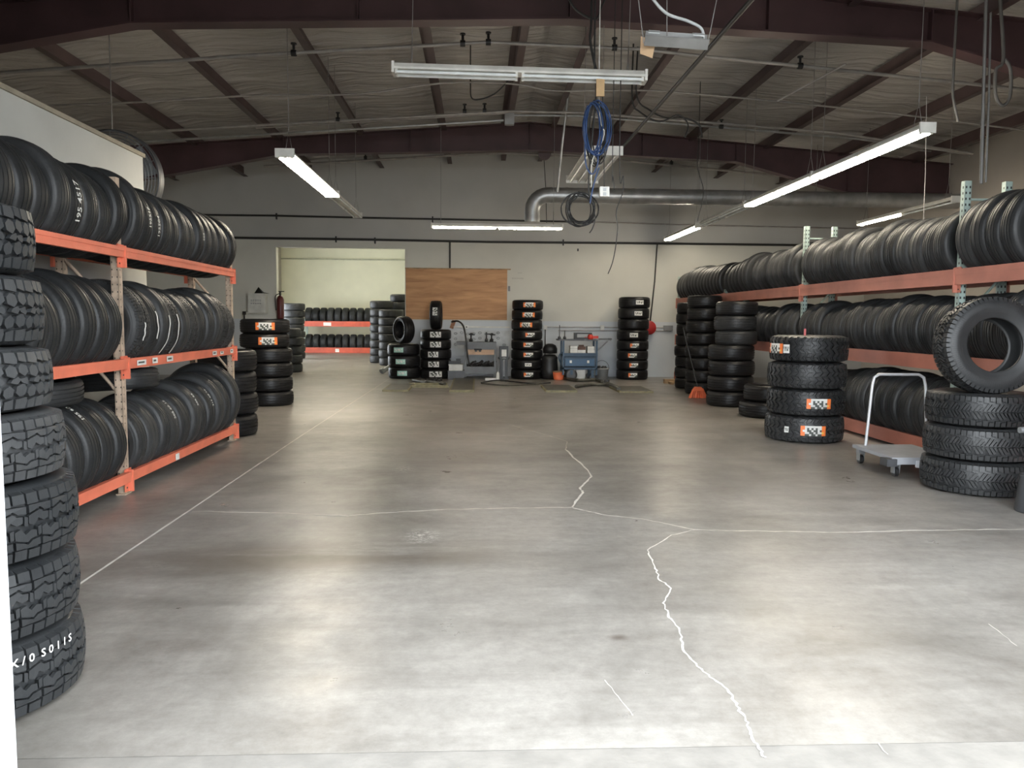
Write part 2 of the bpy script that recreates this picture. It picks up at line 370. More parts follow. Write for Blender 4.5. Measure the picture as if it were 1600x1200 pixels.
# store room shell
wr2 = MB(); wr2.box((XL, 32.0, 0), (1.5, 32.2, 4.2)); struct(wr2.build('wall_storeback', WALLR))
wr3 = MB(); wr3.box((-1.55, YB + T, 0), (-1.4, 32.0, 4.2)); struct(wr3.build('wall_storeright', WALLR))
wr4 = MB(); wr4.box((XL, YB + T, 4.2), (1.5, 32.2, 4.3)); struct(wr4.build('ceiling_storeroom', WALLR))
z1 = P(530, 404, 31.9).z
tb = MB(); tb.box((XL, 31.93, z1 - .05), (-1.55, 32.0, z1)); struct(tb.build('trim_2', mat('soffit_line_trim', (.42, .42, .32), .7)))  # darker strip along the soffit line of the store room back wall
# white partition (office box) behind the left rack
PX, PYE, PZT = -3.6, 8.6, 3.06
pt = MB(); pt.box((PX - .14, YF, 0), (PX, PYE, PZT)); struct(pt.build('wall_partition', PART))
pc = MB(); pc.box((PX - .17, YF, PZT), (PX + .02, PYE + .02, PZT + .04)); struct(pc.build('trim_3', mat('partition_cap', (.40, .36, .28), .8)))

# purlins
for x in (-6.98, -5.42, -3.86, -2.28, -.70, .55, 1.5, 2.68, 4.2, 5.7, 7.2, 8.7):
    m = MB(); zt = roofz(x) - .09; t = .006; sg = 1 if x > XP else -1
    m.prism([(x - .004 * sg, zt), (x + .09 * sg, zt), (x + .09 * sg, zt - t), (x + .004 * sg, zt - t), (x + .004 * sg, zt - .22), (x - .10 * sg, zt - .22), (x - .10 * sg, zt - .22 + t), (x - .004 * sg, zt - .22 + t)], 'y', YF, YB)
    struct(m.build('purlin', MAROOND))
# rafters
def rafter(Y, lb):
    prof = [(XL, 3.3), (XL + .5, 3.75), (-3.7, 4.48), (XP, 4.64), (5.05, 4.49), (6.9, 4.02), (7.3, 3.93), (XR, 3.93)]
    m = MB()
    top = [(x, roofz(x) - .27) for x in (XR, XP, XL)]
    m.prism(prof + top, 'y', Y - .006, Y + .006)
    for i in range(len(prof) - 1):                # bottom flange
        (xa, za), (xb, zb) = prof[i], prof[i + 1]
        m.prism([(xa, za), (xb, zb), (xb, zb - .018), (xa, za - .018)], 'y', Y - .10, Y + .10)
    for xa, xb in ((XL, XP), (XP, XR)):
        m.prism([(xa, roofz(xa) - .27), (xb, roofz(xb) - .27), (xb, roofz(xb) - .285), (xa, roofz(xa) - .285)], 'y', Y - .10, Y + .10)
    for x in (-3.7, -1.3, XP, 3.2, 5.05, 7.3):
        zb = [za + (zb_ - za) * (x - xa) / (xb - xa) for (xa, za), (xb, zb_) in zip(prof, prof[1:]) if xa <= x <= xb][0]
        m.box((x - .006, Y - .09, zb), (x + .006, Y + .09, roofz(x) - .275))
    fixme = m.mesh('rafter', MAROON); fixnormals(fixme); struct(link('rafter', fixme))
rafter(8.72, ''); rafter(15.2, '')

# plywood and wall furniture
p0, p1 = P(634, 420, YB), P(792, 500, YB)
m = MB(); m.box((p0.x, YB - .022, p1.z), (p1.x, YB - .001, p0.z)); b_ = tag(m.build('plywood_panel', PLY), 'large plywood sheet fixed to the back wall beside the opening', 'board')
m = MB(); m.box((p0.x - .01, YB - .05, p0.z), (P(798, 420, YB).x, YB, p0.z + .025)); m.build('top_batten', WOOD, b_)

# ------------------------------------------------------------------ tires
def profile(R, w, r, grooves, gd=.009, gw=.012):
    h = w / 2; tw = h * .78; out = []
    def crown(z): return R - .010 * (abs(z) / tw) ** 2.5
    tread = [(R - .05, -h * .97), (R - .03, -h * .93), (R - .018, -h * .86), (crown(tw), -tw)]
    for g in grooves:
        z = g * tw; tread += [(crown(z), z - gw / 2), (crown(z) - gd, z - gw / 2 + .001), (crown(z) - gd, z + gw / 2 - .001), (crown(z), z + gw / 2)]
    tread += [(crown(tw), tw), (R - .018, h * .86), (R - .03, h * .93), (R - .05, h * .97)]
    m_ = (R + r) / 2
    side_top = [(m_ + .015, h), (m_ - .01, h), (r + .03, h * .86), (r + .012, h * .82), (r, h * .8), (r - .002, h * .7)]
    inner = [(r + .03, h * .72), (m_, h * .86), (R - .035, h * .8), (R - .022, h * .3)]
    return [(m_ + .015, -h)] + tread + side_top + inner + [(a_, -b_) for a_, b_ in inner[::-1]] + [(a_, -b_) for a_, b_ in side_top[::-1][:-1]]
def street(name, R, w, r, grooves, mt, n=56):
    m = MB(); m.lathe(profile(R, w, r, grooves), n, closed=True); me = m.mesh(name, mt); fixnormals(me)
    for p in me.polygons: p.use_smooth = True
    me.set_sharp_from_angle(angle=math.radians(38))
    return me
def lugged(name, R, w, r, N, polys, mt, gd=.013):
    """tyre carcass with raised tread blocks; polys in cell coords u 0..1, v -1.35..1.35"""
    m = MB(); h = w / 2; tw = h * .84
    def mp(v, d):
        s = 1 if v >= 0 else -1; a = abs(v)
        if a <= 1: return (R - .012 * a ** 2.2 - d, s * tw * a)
        t = a - 1; return (R - .012 - t * .17 - d * .55, s * (tw + (h - tw) * min(1, t * 2.2)) * (1 if d == 0 else .985))
    prof = profile(R - gd, w * .985, r, [])
    m.lathe(prof, 64, closed=True)
    for k in range(N):
        for poly in polys:
            vs = []; n = len(poly)
            for d in (0, gd + .002):
                for (u, v) in poly:
                    u_ = .5 + (u - .5) if d == 0 else u; rr, z = mp(v, d); q = 2 * PI * (k + u_) / N
                    vs.append((rr * math.cos(q), rr * math.sin(q), z))
            m.add(vs, [tuple(range(n))] + [(i, (i + 1) % n, (i + 1) % n + n, i + n) for i in range(n)])
    me = m.mesh(name, mt); fixnormals(me)
    return me
def mir(p, du=0.0): return [(u + du, -v) for u, v in p]
AT = [[(.04, .68), (.46, .68), (.46, 1), (.04, 1)], [(.54, .72), (.96, .72), (.96, 1), (.54, 1)], [(.04, 1), (.46, 1), (.44, 1.18), (.06, 1.18)], [(.54, 1), (.96, 1), (.94, 1.18), (.56, 1.18)],
      [(.02, .10), (.22, .02), (.40, .22), (.60, .10), (.80, .14), (.82, .34), (.62, .36), (.48, .46), (.26, .40), (.04, .34)],
      [(.06, .41), (.28, .47), (.50, .54), (.66, .43), (.95, .40), (.98, .62), (.70, .65), (.08, .65)],
      [(.86, .06), (.99, .02), (1.0, .30), (.88, .34)]]
AT = AT + [mir(p, .5) for p in AT]
KN = [[(.05, .66), (.52, .60), (.56, .76), (.50, 1), (.06, 1)], [(.62, .72), (.95, .64), (.96, 1), (.62, 1)], [(.06, 1), (.50, 1), (.46, 1.28), (.10, 1.28)], [(.62, 1), (.96, 1), (.92, 1.14), (.66, 1.14)],
      [(.08, .20), (.36, .10), (.52, .26), (.44, .50), (.20, .56), (.04, .42)], [(.58, .30), (.80, .16), (.98, .30), (.92, .54), (.66, .60), (.56, .46)],
      [(.20, -.06), (.50, -.12), (.62, .04), (.52, .14), (.30, .06)]]
KN = KN + [mir(p, .37) for p in KN]
CH = [[(.0, .04), (.56, .04), (.98, .34), (.42, .34)], [(.44, .38), (.98, .38), (.60, .68), (.04, .68)], [(.02, .72), (.52, .72), (.86, 1), (.34, 1)], [(.34, 1), (.86, 1), (.84, 1.24), (.38, 1.24)], [(.62, .74), (.86, .74), (.99, .86), (.95, .96)]]
CH = CH + [mir(p, .3) for p in CH]
MT = [[(.05, .62), (.44, .62), (.44, 1), (.05, 1)], [(.54, .74), (.94, .70), (.94, 1), (.54, 1)], [(.05, 1), (.44, 1), (.42, 1.34), (.08, 1.34)], [(.54, 1), (.94, 1), (.9, 1.2), (.58, 1.2)],
      [(.02, .06), (.22, .04), (.62, .52), (.40, .56)], [(.34, .05), (.54, .03), (.92, .46), (.72, .52)], [(.66, .05), (.84, .03), (.99, .22), (.96, .34)]]
MT = MT + [mir(p, .0) for p in MT]
M_A = street('tire', .33, .205, .205, (-.62, -.22, .22, .62), RB_A)
M_B = street('tire_wide', .335, .225, .21, (-.66, 0, .66), RB_B)
M_C = street('tire_touring', .325, .195, .20, (-.55, 0, .55), RB_A)
M_N = street('tire_new', .33, .215, .215, (-.6, -.2, .2, .6), RB_N)
M_AT = lugged('tire_allterrain', .40, .265, .215, 26, AT, RB_G, .012)
M_KN = lugged('tire_knobby', .38, .255, .215, 24, KN, RB_G, .015)
M_CH = lugged('tire_chevron', .43, .31, .235, 36, CH, RB_M, .016)
M_MT = lugged('tire_mud', .41, .285, .225, 30, MT, RB_M, .016)
M_RG = lugged('tire_rugged', .34, .225, .20, 40, AT, RB_B, .009)
BASE = {M_A: (.33, .205), M_B: (.335, .225), M_C: (.325, .195), M_N: (.33, .215), M_AT: (.40, .265), M_KN: (.38, .255), M_CH: (.43, .31), M_MT: (.41, .285), M_RG: (.34, .225)}

def patch(R, a0, da, z0, z1, cells, pal, name, parent, off=.0025):
    """curved sticker on the tread: cells = rows of palette letters"""
    m = MB(); rows = len(cells); cols = len(cells[0])
    vs = [((R + off) * math.cos(a0 + da * c / cols), (R + off) * math.sin(a0 + da * c / cols), z0 + (z1 - z0) * r_ / rows) for r_ in range(rows + 1) for c in range(cols + 1)]
    ks = sorted(pal)
    for r_ in range(rows):
        for c in range(cols):
            i = r_ * (cols + 1) + c; o = len(m.v)
            m.add([vs[i], vs[i + 1], vs[i + cols + 2], vs[i + cols + 1]], [(0, 1, 2, 3)], ks.index(cells[rows - 1 - r_][c]))
    me = m.mesh(name, [pal[k] for k in ks]); return link(name, me, parent)
C_OR = ["oowwwwwwwwoo", "oowdwdwdwwoo", "owwddwddwdoo", "ooggddgdggyo", "ooddgddgddoo"]
C_GN = ["gggggggggg", "gwwgwwwgwg", "ggwwgwwggg", "gggggggggg"]
C_GY = ["wwwd.wwdww", "wddwd.wdww", "wwddwdwwdw", "wwww.wwwww"]
C_GY = [r_.replace('.', 'k') for r_ in C_GY]
C_WH = ["wwwwwwwwww", "wdwddwdwdw", "wwdwdwddww", "wwwwwwwwww"]
C_OW = ["oowwwwwwww", "ooowdwwdww", "oodddddwdd", "owwwwwwddd"]
PAL_OR = {'o': ORG, 'w': WHITEP, 'd': INKD, 'g': GREYS, 'y': mat('yellow_sticker', (.85, .55, .10), .5)}
PAL_GN = {'g': GRN, 'w': WHITEP}
PAL_GY = {'w': GREYS, 'd': INKD, 'k': BLACK}
PAL_WH = {'w': WHITEP, 'd': INKD}
def sticker(t, kind, R, w, ang, da=.55, zc=.0, hh=.06):
    C, Pl, lb = {'or': (C_OR, PAL_OR, 'orange and white paper label'), 'gn': (C_GN, PAL_GN, 'pale green paper label'), 'gy': (C_GY, PAL_GY, 'grey paper label with dark print'),
                 'wh': (C_WH, PAL_WH, 'white paper label'), 'ow': (C_OW, PAL_OR, 'white paper label with a red-orange end')}[kind]
    o = patch(R, ang - da / 2, da, zc - hh, zc + hh, C, Pl, 'paper_label', t); o['label'] = lb; return o

def text_mesh(txt, size):
    cu_ = bpy.data.curves.new('t', 'FONT'); cu_.body = txt; cu_.size = size; cu_.resolution_u = 2; cu_.offset = size * .012
    o = bpy.data.objects.new('t', cu_); COL.objects.link(o); dg = bpy.context.evaluated_depsgraph_get()
    me = bpy.data.meshes.new_from_object(o.evaluated_get(dg)); bpy.data.objects.remove(o); bpy.data.curves.remove(cu_); return me
def chalk(t, txt, R, ang, zc, size, s, slant=0, flip=1, off=.004):
    """chalk writing wrapped along the tread; reads along +angle"""
    me = text_mesh(txt, size)
    wd = max(v.co.x for v in me.vertices)
    for v in me.vertices:
        a = ang + flip * (v.co.x - wd / 2) / R; z = zc + flip * (v.co.y - size * .35) 
        v.co = ((R + off) * math.cos(a), (R + off) * math.sin(a), z)
    me.materials.clear(); me.materials.append(CHALK)
    o = link('chalk_writing', me, t); o['label'] = 'white chalk writing'; return o

NT = [0]
def lie(me, x, y, z, R, w, label, spin=None, tilt=(0, 0), group=None):
    """tire lying flat, its base at z"""
    bR, bw = BASE[me]; o = link('tire', me); NT[0] += 1
    o.scale = (R / bR, R / bR, w / bw); o.location = (x, y, z + w / 2); o.rotation_euler = (tilt[0], tilt[1], rnd.uniform(0, 6.28) if spin is None else spin)
    return tag(o, label, 'tire', group)
def stand(me, x, y, zc, R, w, label, rz=0, lean=0, spin=None, group=None):
    """tire standing; axle along Y before rz; lean tips it about X"""
    bR, bw = BASE[me]; o = link('tire', me); NT[0] += 1
    M = Matrix.Rotation(rz, 4, 'Z') @ Matrix.Rotation(lean, 4, 'X') @ Matrix.Rotation(PI / 2, 4, 'X') @ Matrix.Rotation(rnd.uniform(0, 6.28) if spin is None else spin, 4, 'Z')
    o.matrix_world = Matrix.Translation((x, y, zc)) @ M @ Matrix.Diagonal((R / bR, R / bR, w / bw, 1))
    return tag(o, label, 'tire', group)
ORD = ['first', 'second', 'third', 'fourth', 'fifth', 'sixth', 'seventh', 'eighth', 'ninth', 'tenth', 'eleventh', 'twelfth', 'thirteenth', 'fourteenth', 'fifteenth', 'sixteenth', 'seventeenth', 'eighteenth', 'nineteenth', 'twentieth']
def level_word(i, n):
    if i == 0: return 'bottom'
    if i == n - 1: return 'topmost'
    return ORD[i] + ' from the floor'

# ------------------------------------------------------------------ racks
SHELF = (.175, 1.036, 1.87)
RD = .40                                # between front and rear beam centres
def rack(name, label, xf, sgn, ys, tops, bh, mbeam, mpost, pw, perf):
    root = thing(name, label, 'storage rack', (xf, ys[0], 0))
    L = lambda x, y, z: (x - xf, y - ys[0], z)
    def bx(m, a, b, mi=0):
        a_ = L(*a); b2 = L(*b); m.box([min(p, q) for p, q in zip(a_, b2)], [max(p, q) for p, q in zip(a_, b2)], mi)
    for i, y in enumerate(ys):
        for dx in (0, RD):
            m = MB(); xc = xf + sgn * dx
            bx(m, (xc - pw / 2, y - .004, 0), (xc + pw / 2, y + .004, tops[i]))
            for s in (-1, 1): bx(m, (xc + s * pw / 2 - .003, y - .004, 0), (xc + s * pw / 2 + .003, y + .055, tops[i]))
            bx(m, (xc - pw * .7, y - .03, 0), (xc + pw * .7, y + .08, .008))
            if perf:
                h = m; z = .1; q_ = .006 * perf; v_ = .022 * perf
                while z < tops[i] - .03:
                    for s in (-1, 1): bx(h, (xc + s * .018 - q_, y - .0065, z), (xc + s * .018 + q_, y - .0035, z + v_), 1); bx(h, (xc - s * (pw / 2 + .0035), y + .015, z), (xc - s * (pw / 2 + .003), y + .015 + q_ * 2.4, z + v_), 1)
                    z += .055
            m.build('upright_post', [mpost, DARKP], root)
        for (za, zb) in ((.2, .75), (.75, .25 + 1.0), (1.35, 1.8), (1.9, 1.9)) + (((tops[i] - .17,) * 2,) if tops[i] > 2.5 else ()):
            m = MB(); m.tube([L(xf, y + .03, za), L(xf + sgn * RD, y + .03, zb)], .013, 6); m.build('brace', mpost, root)
    for b in range(len(ys) - 1):
        for z in SHELF:
            for dx in (0, RD):
                m = MB(); xc = xf + sgn * dx; f = -sgn if dx == 0 else sgn
                x1 = xc + f * pw / 2
                bx(m, (x1 + f * .004, ys[b] + .03, z - bh), (x1 + f * .040, ys[b + 1] + .02, z))
                bx(m, (x1 + f * .040, ys[b] + .03, z - bh * .38), (x1 + f * .046, ys[b + 1] + .02, z))
                be = m.build('beam', mbeam, root)
                for yy, d in ((ys[b], 1), (ys[b + 1], -1)):
                    k = MB()
                    yy2 = yy + (.028 if d > 0 else .022)
                    bx(k, (xc + f * (pw / 2 + .004), yy2, z - bh - .075), (xc + f * (pw / 2 + .012), yy2 + d * .05, z + .02))
                    bx(k, (xc + f * (pw / 2 + .004), yy2, z - bh - .075), (xc + f * (pw / 2 + .05), yy2 + d * .006, z + .01))
                    bx(k, (xc + f * (pw / 2 + .012), yy2 + d * .02, z - bh - .05), (xc + f * (pw / 2 + .016), yy2 + d * .032, z - bh - .038), 1)
                    k.build('end_bracket', [mbeam, DARKP], be)
    return root
XLF, XRF = -2.70, 4.65
LY = (3.3, 5.9, 8.52)
lr = rack('pallet_rack', 'orange-beamed three-shelf rack with worn posts full of tires at left', XLF, -1, LY, (2.38, 2.38, 2.0), .078, ORANGE, POSTW, .052, .5)
RY = (3.7, 7.22, 10.78, 14.25, 17.6)
rr_ = rack('pallet_rack', 'faded red-beamed rack with perforated pale green posts along the right side', XRF, 1, RY, (2.7, 2.7, 2.7, 1.95, 2.37), .15, SALMON, POSTG, .06, True)
# paper stickers on the left middle beam
for (y0_, wd, hh) in ((6.05, .16, .04), (6.33, .1, .045), (6.62, .13, .045), (7.75, .12, .04), (7.98, .1, .03), (8.3, .09, .04)):
    m = MB(); m.box((.0765, y0_ - LY[0], 1.036 - .06), (.078, y0_ + wd - LY[0], 1.036 - .06 + hh)); m.box((.078, y0_ + .02 - LY[0], 1.036 - .045), (.0785, y0_ + wd - .03 - LY[0], 1.036 - .045 + hh * .35), 1)
    m.build('sticker', [WHITEP, INKD], lr)
m = MB(); m.box((.0765, 6.75 - LY[0], .105), (.078, 6.83 - LY[0], .16)); m.build('sticker', WHITEP, lr)

def row(side, level, y0, y1, bay, count_from_far, meshes, Rs, avgw=.205, lean=0):
    """a row of standing tires on one shelf between two uprights"""
    xf, sgn = (XLF, -1) if side == 'left' else (XRF, 1)
    xc = xf + sgn * RD / 2; z = SHELF[level]; out = []; y = y0; items = []
    while True:
        me = rnd.choice(meshes); R = Rs(y) + rnd.choice((.0, .008, .012, .02)); ww = BASE[me][1] * avgw / .205 * rnd.uniform(.93, 1.05)
        if y + ww > y1: break
        items.append((me, R, ww, y + ww / 2)); y += ww + .004
    n = len(items); half = RD / 2 + .04
    for i, (me, R, ww, yc) in enumerate(items):
        k = n - 1 - i if count_from_far else i
        zc = z + math.sqrt(max(.01, (R) ** 2 - half ** 2)) + .002
        lv = ('bottom', 'middle', 'top')[level]
        lab = '%s tire from the %s post, %s shelf, %s bay, %s rack' % (ORD[min(k, 19)], 'far' if count_from_far else 'near', lv, bay, side)
        out.append((stand(me, xc, yc, zc, R, ww, lab, rz=rnd.uniform(-.035, .035), lean=lean + rnd.uniform(-.02, .02), group='tires on the %s shelf of the %s rack' % (lv, side)), R, ww))
    return out
def rv(a, b): return lambda y: rnd.uniform(a, b)
def steps(*seq):
    def f(y):
        v = seq[0][1]
        for ys_, r_ in seq:
            if y >= ys_: v = r_
        return v + rnd.uniform(-.008, .008)
    return f
L = {}
L['t0'] = row('left', 2, 3.75, 5.895, 'near', True, [M_C, M_A], steps((0, .325), (4.9, .31), (5.45, .318)), .195)
L['t1'] = row('left', 2, 5.96, 8.50, 'far', False, [M_A, M_C], steps((0, .322), (6.6, .31), (7.3, .318), (7.9, .308)), .2)
L['m0'] = row('left', 1, 3.75, 5.895, 'near', True, [M_A, M_C], steps((0, .338), (5.3, .348)), .2)
L['m1'] = row('left', 1, 5.96, 8.50, 'far', False, [M_RG, M_A, M_B], steps((0, .345), (6.7, .332), (7.4, .34), (8.1, .328)), .2)
L['b0'] = row('left', 0, 3.75, 5.895, 'near', True, [M_A, M_C], steps((0, .325), (5.0, .338)), .2)
L['b1'] = row('left', 0, 5.96, 8.30, 'far', False, [M_A, M_B, M_C], steps((0, .318), (6.9, .325), (7.3, .338), (8.0, .37)), .2)
row('right', 2, 6.3, 7.18, 'nearest', True, [M_A, M_B], steps((0, .36)), .205)
row('right', 2, 7.3, 10.74, 'second', False, [M_A, M_B, M_A], steps((0, .335), (8.0, .352), (8.6, .335), (9.0, .36), (9.5, .335), (10.1, .35)), .225)
row('right', 2, 10.86, 14.22, 'third', False, [M_A, M_C, M_B], steps((0, .345), (11.5, .33), (12.6, .365), (13.2, .33)), .205)
row('right', 2, 14.33, 17.56, 'farthest', False, [M_A, M_C], steps((0, .33), (15.4, .35), (16.4, .335)), .205)
row('right', 1, 6.3, 7.18, 'nearest', True, [M_A, M_C], steps((0, .34)), .205)
row('right', 1, 7.3, 10.74, 'second', False, [M_A, M_C, M_B], steps((0, .335), (9.0, .325)), .205)
row('right', 1, 10.86, 13.9, 'third', False, [M_A, M_C, M_B], steps((0, .325)), .21)
row('right', 0, 7.3, 10.0, 'second', False, [M_A, M_B], steps((0, .36), (8.8, .345), (9.3, .33)), .225)
# loose tires lying over the bottom row of the left rack
lie(M_A, XLF - .24, 5.2, .175 + .60, .30, .165, 'tire lying flat over the bottom row, near bay of left rack', tilt=(.05, .05))
lie(M_A, XLF - .24, 6.42, .175 + .58, .31, .17, 'tire lying flat over the bottom row, far bay of left rack', tilt=(-.06, .05))
# big worn tire at the end of the bottom shelf
tread_xy = L['b1'][-1]
# white tape strips across treads on the middle shelf
def strip(t, a0, a1, z0, wd, R):
    m = MB(); n = 10; vs = []
    for i in range(n + 1):
        a = a0 + (a1 - a0) * i / n; zz = z0 + .006 * math.sin(i * 1.3)
        vs += [((R + .005) * math.cos(a), (R + .005) * math.sin(a), zz - wd / 2), ((R + .005) * math.cos(a), (R + .005) * math.sin(a), zz + wd / 2)]
    m.add(vs, [(2 * i, 2 * i + 2, 2 * i + 3, 2 * i + 1) for i in range(n)]); o = m.build('paper_strip', WHITEP, t); o['label'] = 'white paper size strip'
def front_angle(o):                                # local angle of the tread point facing the aisle, at axle height
    inv = o.matrix_world.to_3x3().inverted(); d = inv @ Vector((1, 0, 0)); return math.atan2(d.y, d.x)
def up_sign(o, a):                                 # +1 if increasing local angle goes up in the world
    d = o.matrix_world.to_3x3() @ Vector((-math.sin(a), math.cos(a), 0)); return 1 if d.z > 0 else -1
for k, (lo, hi) in enumerate(((-.35, .05), (-.3, .35), (-.75, .2), (-.75, .3))):
    t = L['m1'][k][0]; a = front_angle(t); s = up_sign(t, a); bR = BASE[t.data][0]; t['label'] = t['label'].replace(' tire ', ' white-striped tire ')
    strip(t, a + s * lo, a + s * hi, (.03, -.01, .0, .01)[k], .022, bR)
def chalk_on(t, txt, up=.15, z=0, size=.05):
    a = front_angle(t); s = up_sign(t, a); bR = BASE[t.data][0]
    me = text_mesh(txt, size); wd = max(v.co.x for v in me.vertices)
    zs = (t.matrix_world.to_3x3() @ Vector((0, 0, 1))).y; zs = 1 if zs > 0 else -1
    for v in me.vertices:
        aa = a + s * (up + (v.co.x - wd / 2) / bR); zz = z + zs * (size * .35 - v.co.y) * -1 * -1
        v.co = ((bR + .004) * math.cos(aa), (bR + .004) * math.sin(aa), zz)
    me.materials.clear(); me.materials.append(CHALK); o = link('chalk_writing', me, t); o['label'] = 'white chalk writing'
    t['label'] = t['label'].replace(' tire ', ' chalk-marked tire ')
chalk_on(L['t0'][-4][0], '195 4517', .0, 0, .075); chalk_on(L['t1'][1][0], '195517', .1, 0, .055); chalk_on(L['t1'][2][0], '195504', .0, 0, .06)
chalk_on(L['b0'][-3][0], '195 60', .9, 0, .05); chalk_on(L['b1'][3][0], '205 60 15', .6, 0, .05); chalk_on(L['b1'][5][0], '205 55', .5, 0, .045); chalk_on(L['b1'][7][0], '215 60 16', .5, 0, .045)
chalk_on(L['t1'][7][0], '205', .0, 0, .05)

# ------------------------------------------------------------------ stacks
def stack(x, y, items, where, z0=0.0, group=None, near=None):
    """items: (mesh, R, w, dx, dy, sticker kinds...) from the floor up"""
    z = z0; out = []; n = len(items)
    for i, it in enumerate(items):
        me, R, ww, dx, dy = it[:5]; st = it[5:] 
        lab = ('%s tire of %s' if i in (0, n - 1) else 'tire %s in %s') % (level_word(i, n), where)
        fa = math.atan2(-(y + dy), -(x + dx))       # towards the camera
        if st:
            sp = rnd.uniform(-.3, .3); o = lie(me, x + dx, y + dy, z, R, ww, lab, spin=0, group=group); bR, bw = BASE[me]
            for (kind, px_off, *rest) in st:
                if kind == 'chalk': chalk(o, rest[0], bR, fa + px_off, rest[1], rest[2], 1)
                else: sticker(o, kind, bR + (.001), bw, fa + px_off, *(rest or ()))
        else:
            o = lie(me, x + dx, y + dy, z, R, ww, lab, group=group)
        out.append(o); z += ww + .001
    return out, z
# front-left stack
fx, fy = -1.85, 2.73
items = [(M_AT, .405, .262, 0, 0, ('chalk', .60, 'X X / 0  S 0 1 1 S', .084, .040)), (M_AT, .405, .258, -.01, .0), (M_AT, .40, .262, 0, 0), (M_AT, .385, .235, -.02, 0), (M_KN, .37, .225, -.04, .0), (M_KN, .36, .245, -.05, 0), (M_KN, .35, .245, -.06, 0), (M_KN, .35, .215, -.28, 0)]
stack(fx, fy, items, 'the tall all-terrain stack beside the white door jamb', group='near left stack')

# left mid stacks
def seg(me, R, ww, n, dj=.012): return [(me, R, ww, rnd.uniform(-dj, dj), rnd.uniform(-dj, dj)) for _ in range(n)]
a = P(421, 600, 12.15)
its = seg(M_N, .365, .222, 4) + [(M_N, .375, .222, -.06, 0, ('or', .13, .75, .0, .055)), (M_N, .375, .222, -.05, 0, ('or', .0, .75, 0, .055))]
stack(a.x, 12.15, its, 'the orange-labelled stack behind the left rack', group='stack with orange labels at left')
stack(-2.90, 9.02, seg(M_N, .335, .245, 4), 'the short black stack at the left rack end', group='stack at the left rack end')
a = P(452, 560, 19.6); stack(a.x, 19.6, seg(M_A, .33, .22, 5, .03), 'the worn stack at the left of the far doorway', group='doorway left stack')
# store room
a = P(460, 540, 26.2); stack(a.x, 26.2, seg(M_A, .36, .23, 8, .02), 'the left stack inside the far store room', group='store room left stack')
a = P(578, 540, 23.9); stack(a.x + .36, 23.9, seg(M_A, .36, .237, 8), 'the first stack right of the store room rack', group='store room stacks at right')
a = P(590, 540, 22.4); stack(a.x + .37, 22.6, seg(M_A, .36, .232, 7), 'the second, lower stack right of the store room rack', group='store room stacks at right')
a = P(610, 540, 24.4); stack(a.x + .32, 24.5, seg(M_A, .345, .235, 9), 'the tallest store room stack, by the plywood', group='store room stacks at right')
# store-room rack
YR = 30.6; xa, xb = P(476, 520, YR).x, P(580, 520, YR).x
root = thing('tire_rack', 'low two-shelf red-beamed rack seen through the far doorway', 'storage rack', ((xa + xb) / 2, YR, 0))
hw = (xb - xa) / 2; zlev = (P(530, 543, YR).z, P(530, 502, YR).z)
for sx in (-hw, hw):
    for dy in (0, .45):
        m = MB(); m.box((sx - .03, dy - .03, 0), (sx + .03, dy + .03, zlev[1] + .1)); m.build('upright_post', POSTG, root)
for z in zlev:
    for dy in (-.05, .50):
        m = MB(); m.box((-hw, dy - .02, z - .21), (hw, dy + .02, z)); be = m.build('beam', mat('bright_red_beam', (.55, .09, .045), .5), root)
        if dy < 0: s = MB(); s.box((-.55 if z > 1 else -.1, dy - .024, z - .18), (-.25 if z > 1 else .05, dy - .0205, z - .05)); s.build('sticker', WHITEP, be)
def swap_row(z, lv):
    n = 9
    for i in range(n):
        x = xa + (xb - xa) * (i + .5) / n; R = .345 if lv == 'upper' else .34
        o = stand(rnd.choice([M_A, M_B]), x, YR + .22, z + math.sqrt(R * R - .29 ** 2) + .005, R, .235, '%s tire from the left on the %s shelf of the store room rack' % (ORD[i], lv), rz=PI / 2 * 0 + PI / 2, group='%s row of the store room rack' % lv)
swap_row(zlev[1], 'upper'); swap_row(zlev[0], 'lower')

# stacks along the back wall
YS = 17.75
def bx_(px): return P(px, 560, YS).x
ga = 'short stack with green labels'
_, zt = stack(bx_(632), YS, [(M_N, .37, .262, 0, 0, ('gn', -.15, .6, 0, .045)), (M_N, .37, .262, -.01, 0, ('gn', -.22, .6, 0, .045)), (M_N, .37, .262, -.02, 0, ('gn', -.32, .6, 0, .045))], 'the short green-labelled stack by the back wall', group=ga)
o = stand(M_N, bx_(631), YS, zt + .315, .315, .26, 'tire standing on the short green-labelled stack, hole showing', rz=-.95)
a_ = math.atan2(-.6, .8); 
_, zt = stack(bx_(681), YS, [(M_N, .36, .223, 0, 0, ('gy', -.02, .8, 0, .06)), (M_N, .355, .223, 0, 0, ('gy', -.15, .7, 0, .06)), (M_N, .36, .223, 0, 0, ('gy', -.18, .65, 0, .06)), (M_N, .355, .223, 0, 0, ('gy', -.02, .7, 0, .06)), (M_N, .355, .223, .0, 0, ('gy', -.02, .7, 0, .06))], 'the grey-labelled stack left of the trolley', group='grey labelled stack')
o = stand(M_N, bx_(681.5), YS, zt + .33, .33, .255, 'tire balanced upright edge-on over the grey-labelled stack', rz=PI / 2 - .03)
inv = o.matrix_world.to_3x3().inverted(); d = inv @ Vector((0, -1, .25)); aa = math.atan2(d.y, d.x); l_ = sticker(o, 'gy', .331, .2, aa, .55, 0, .045)
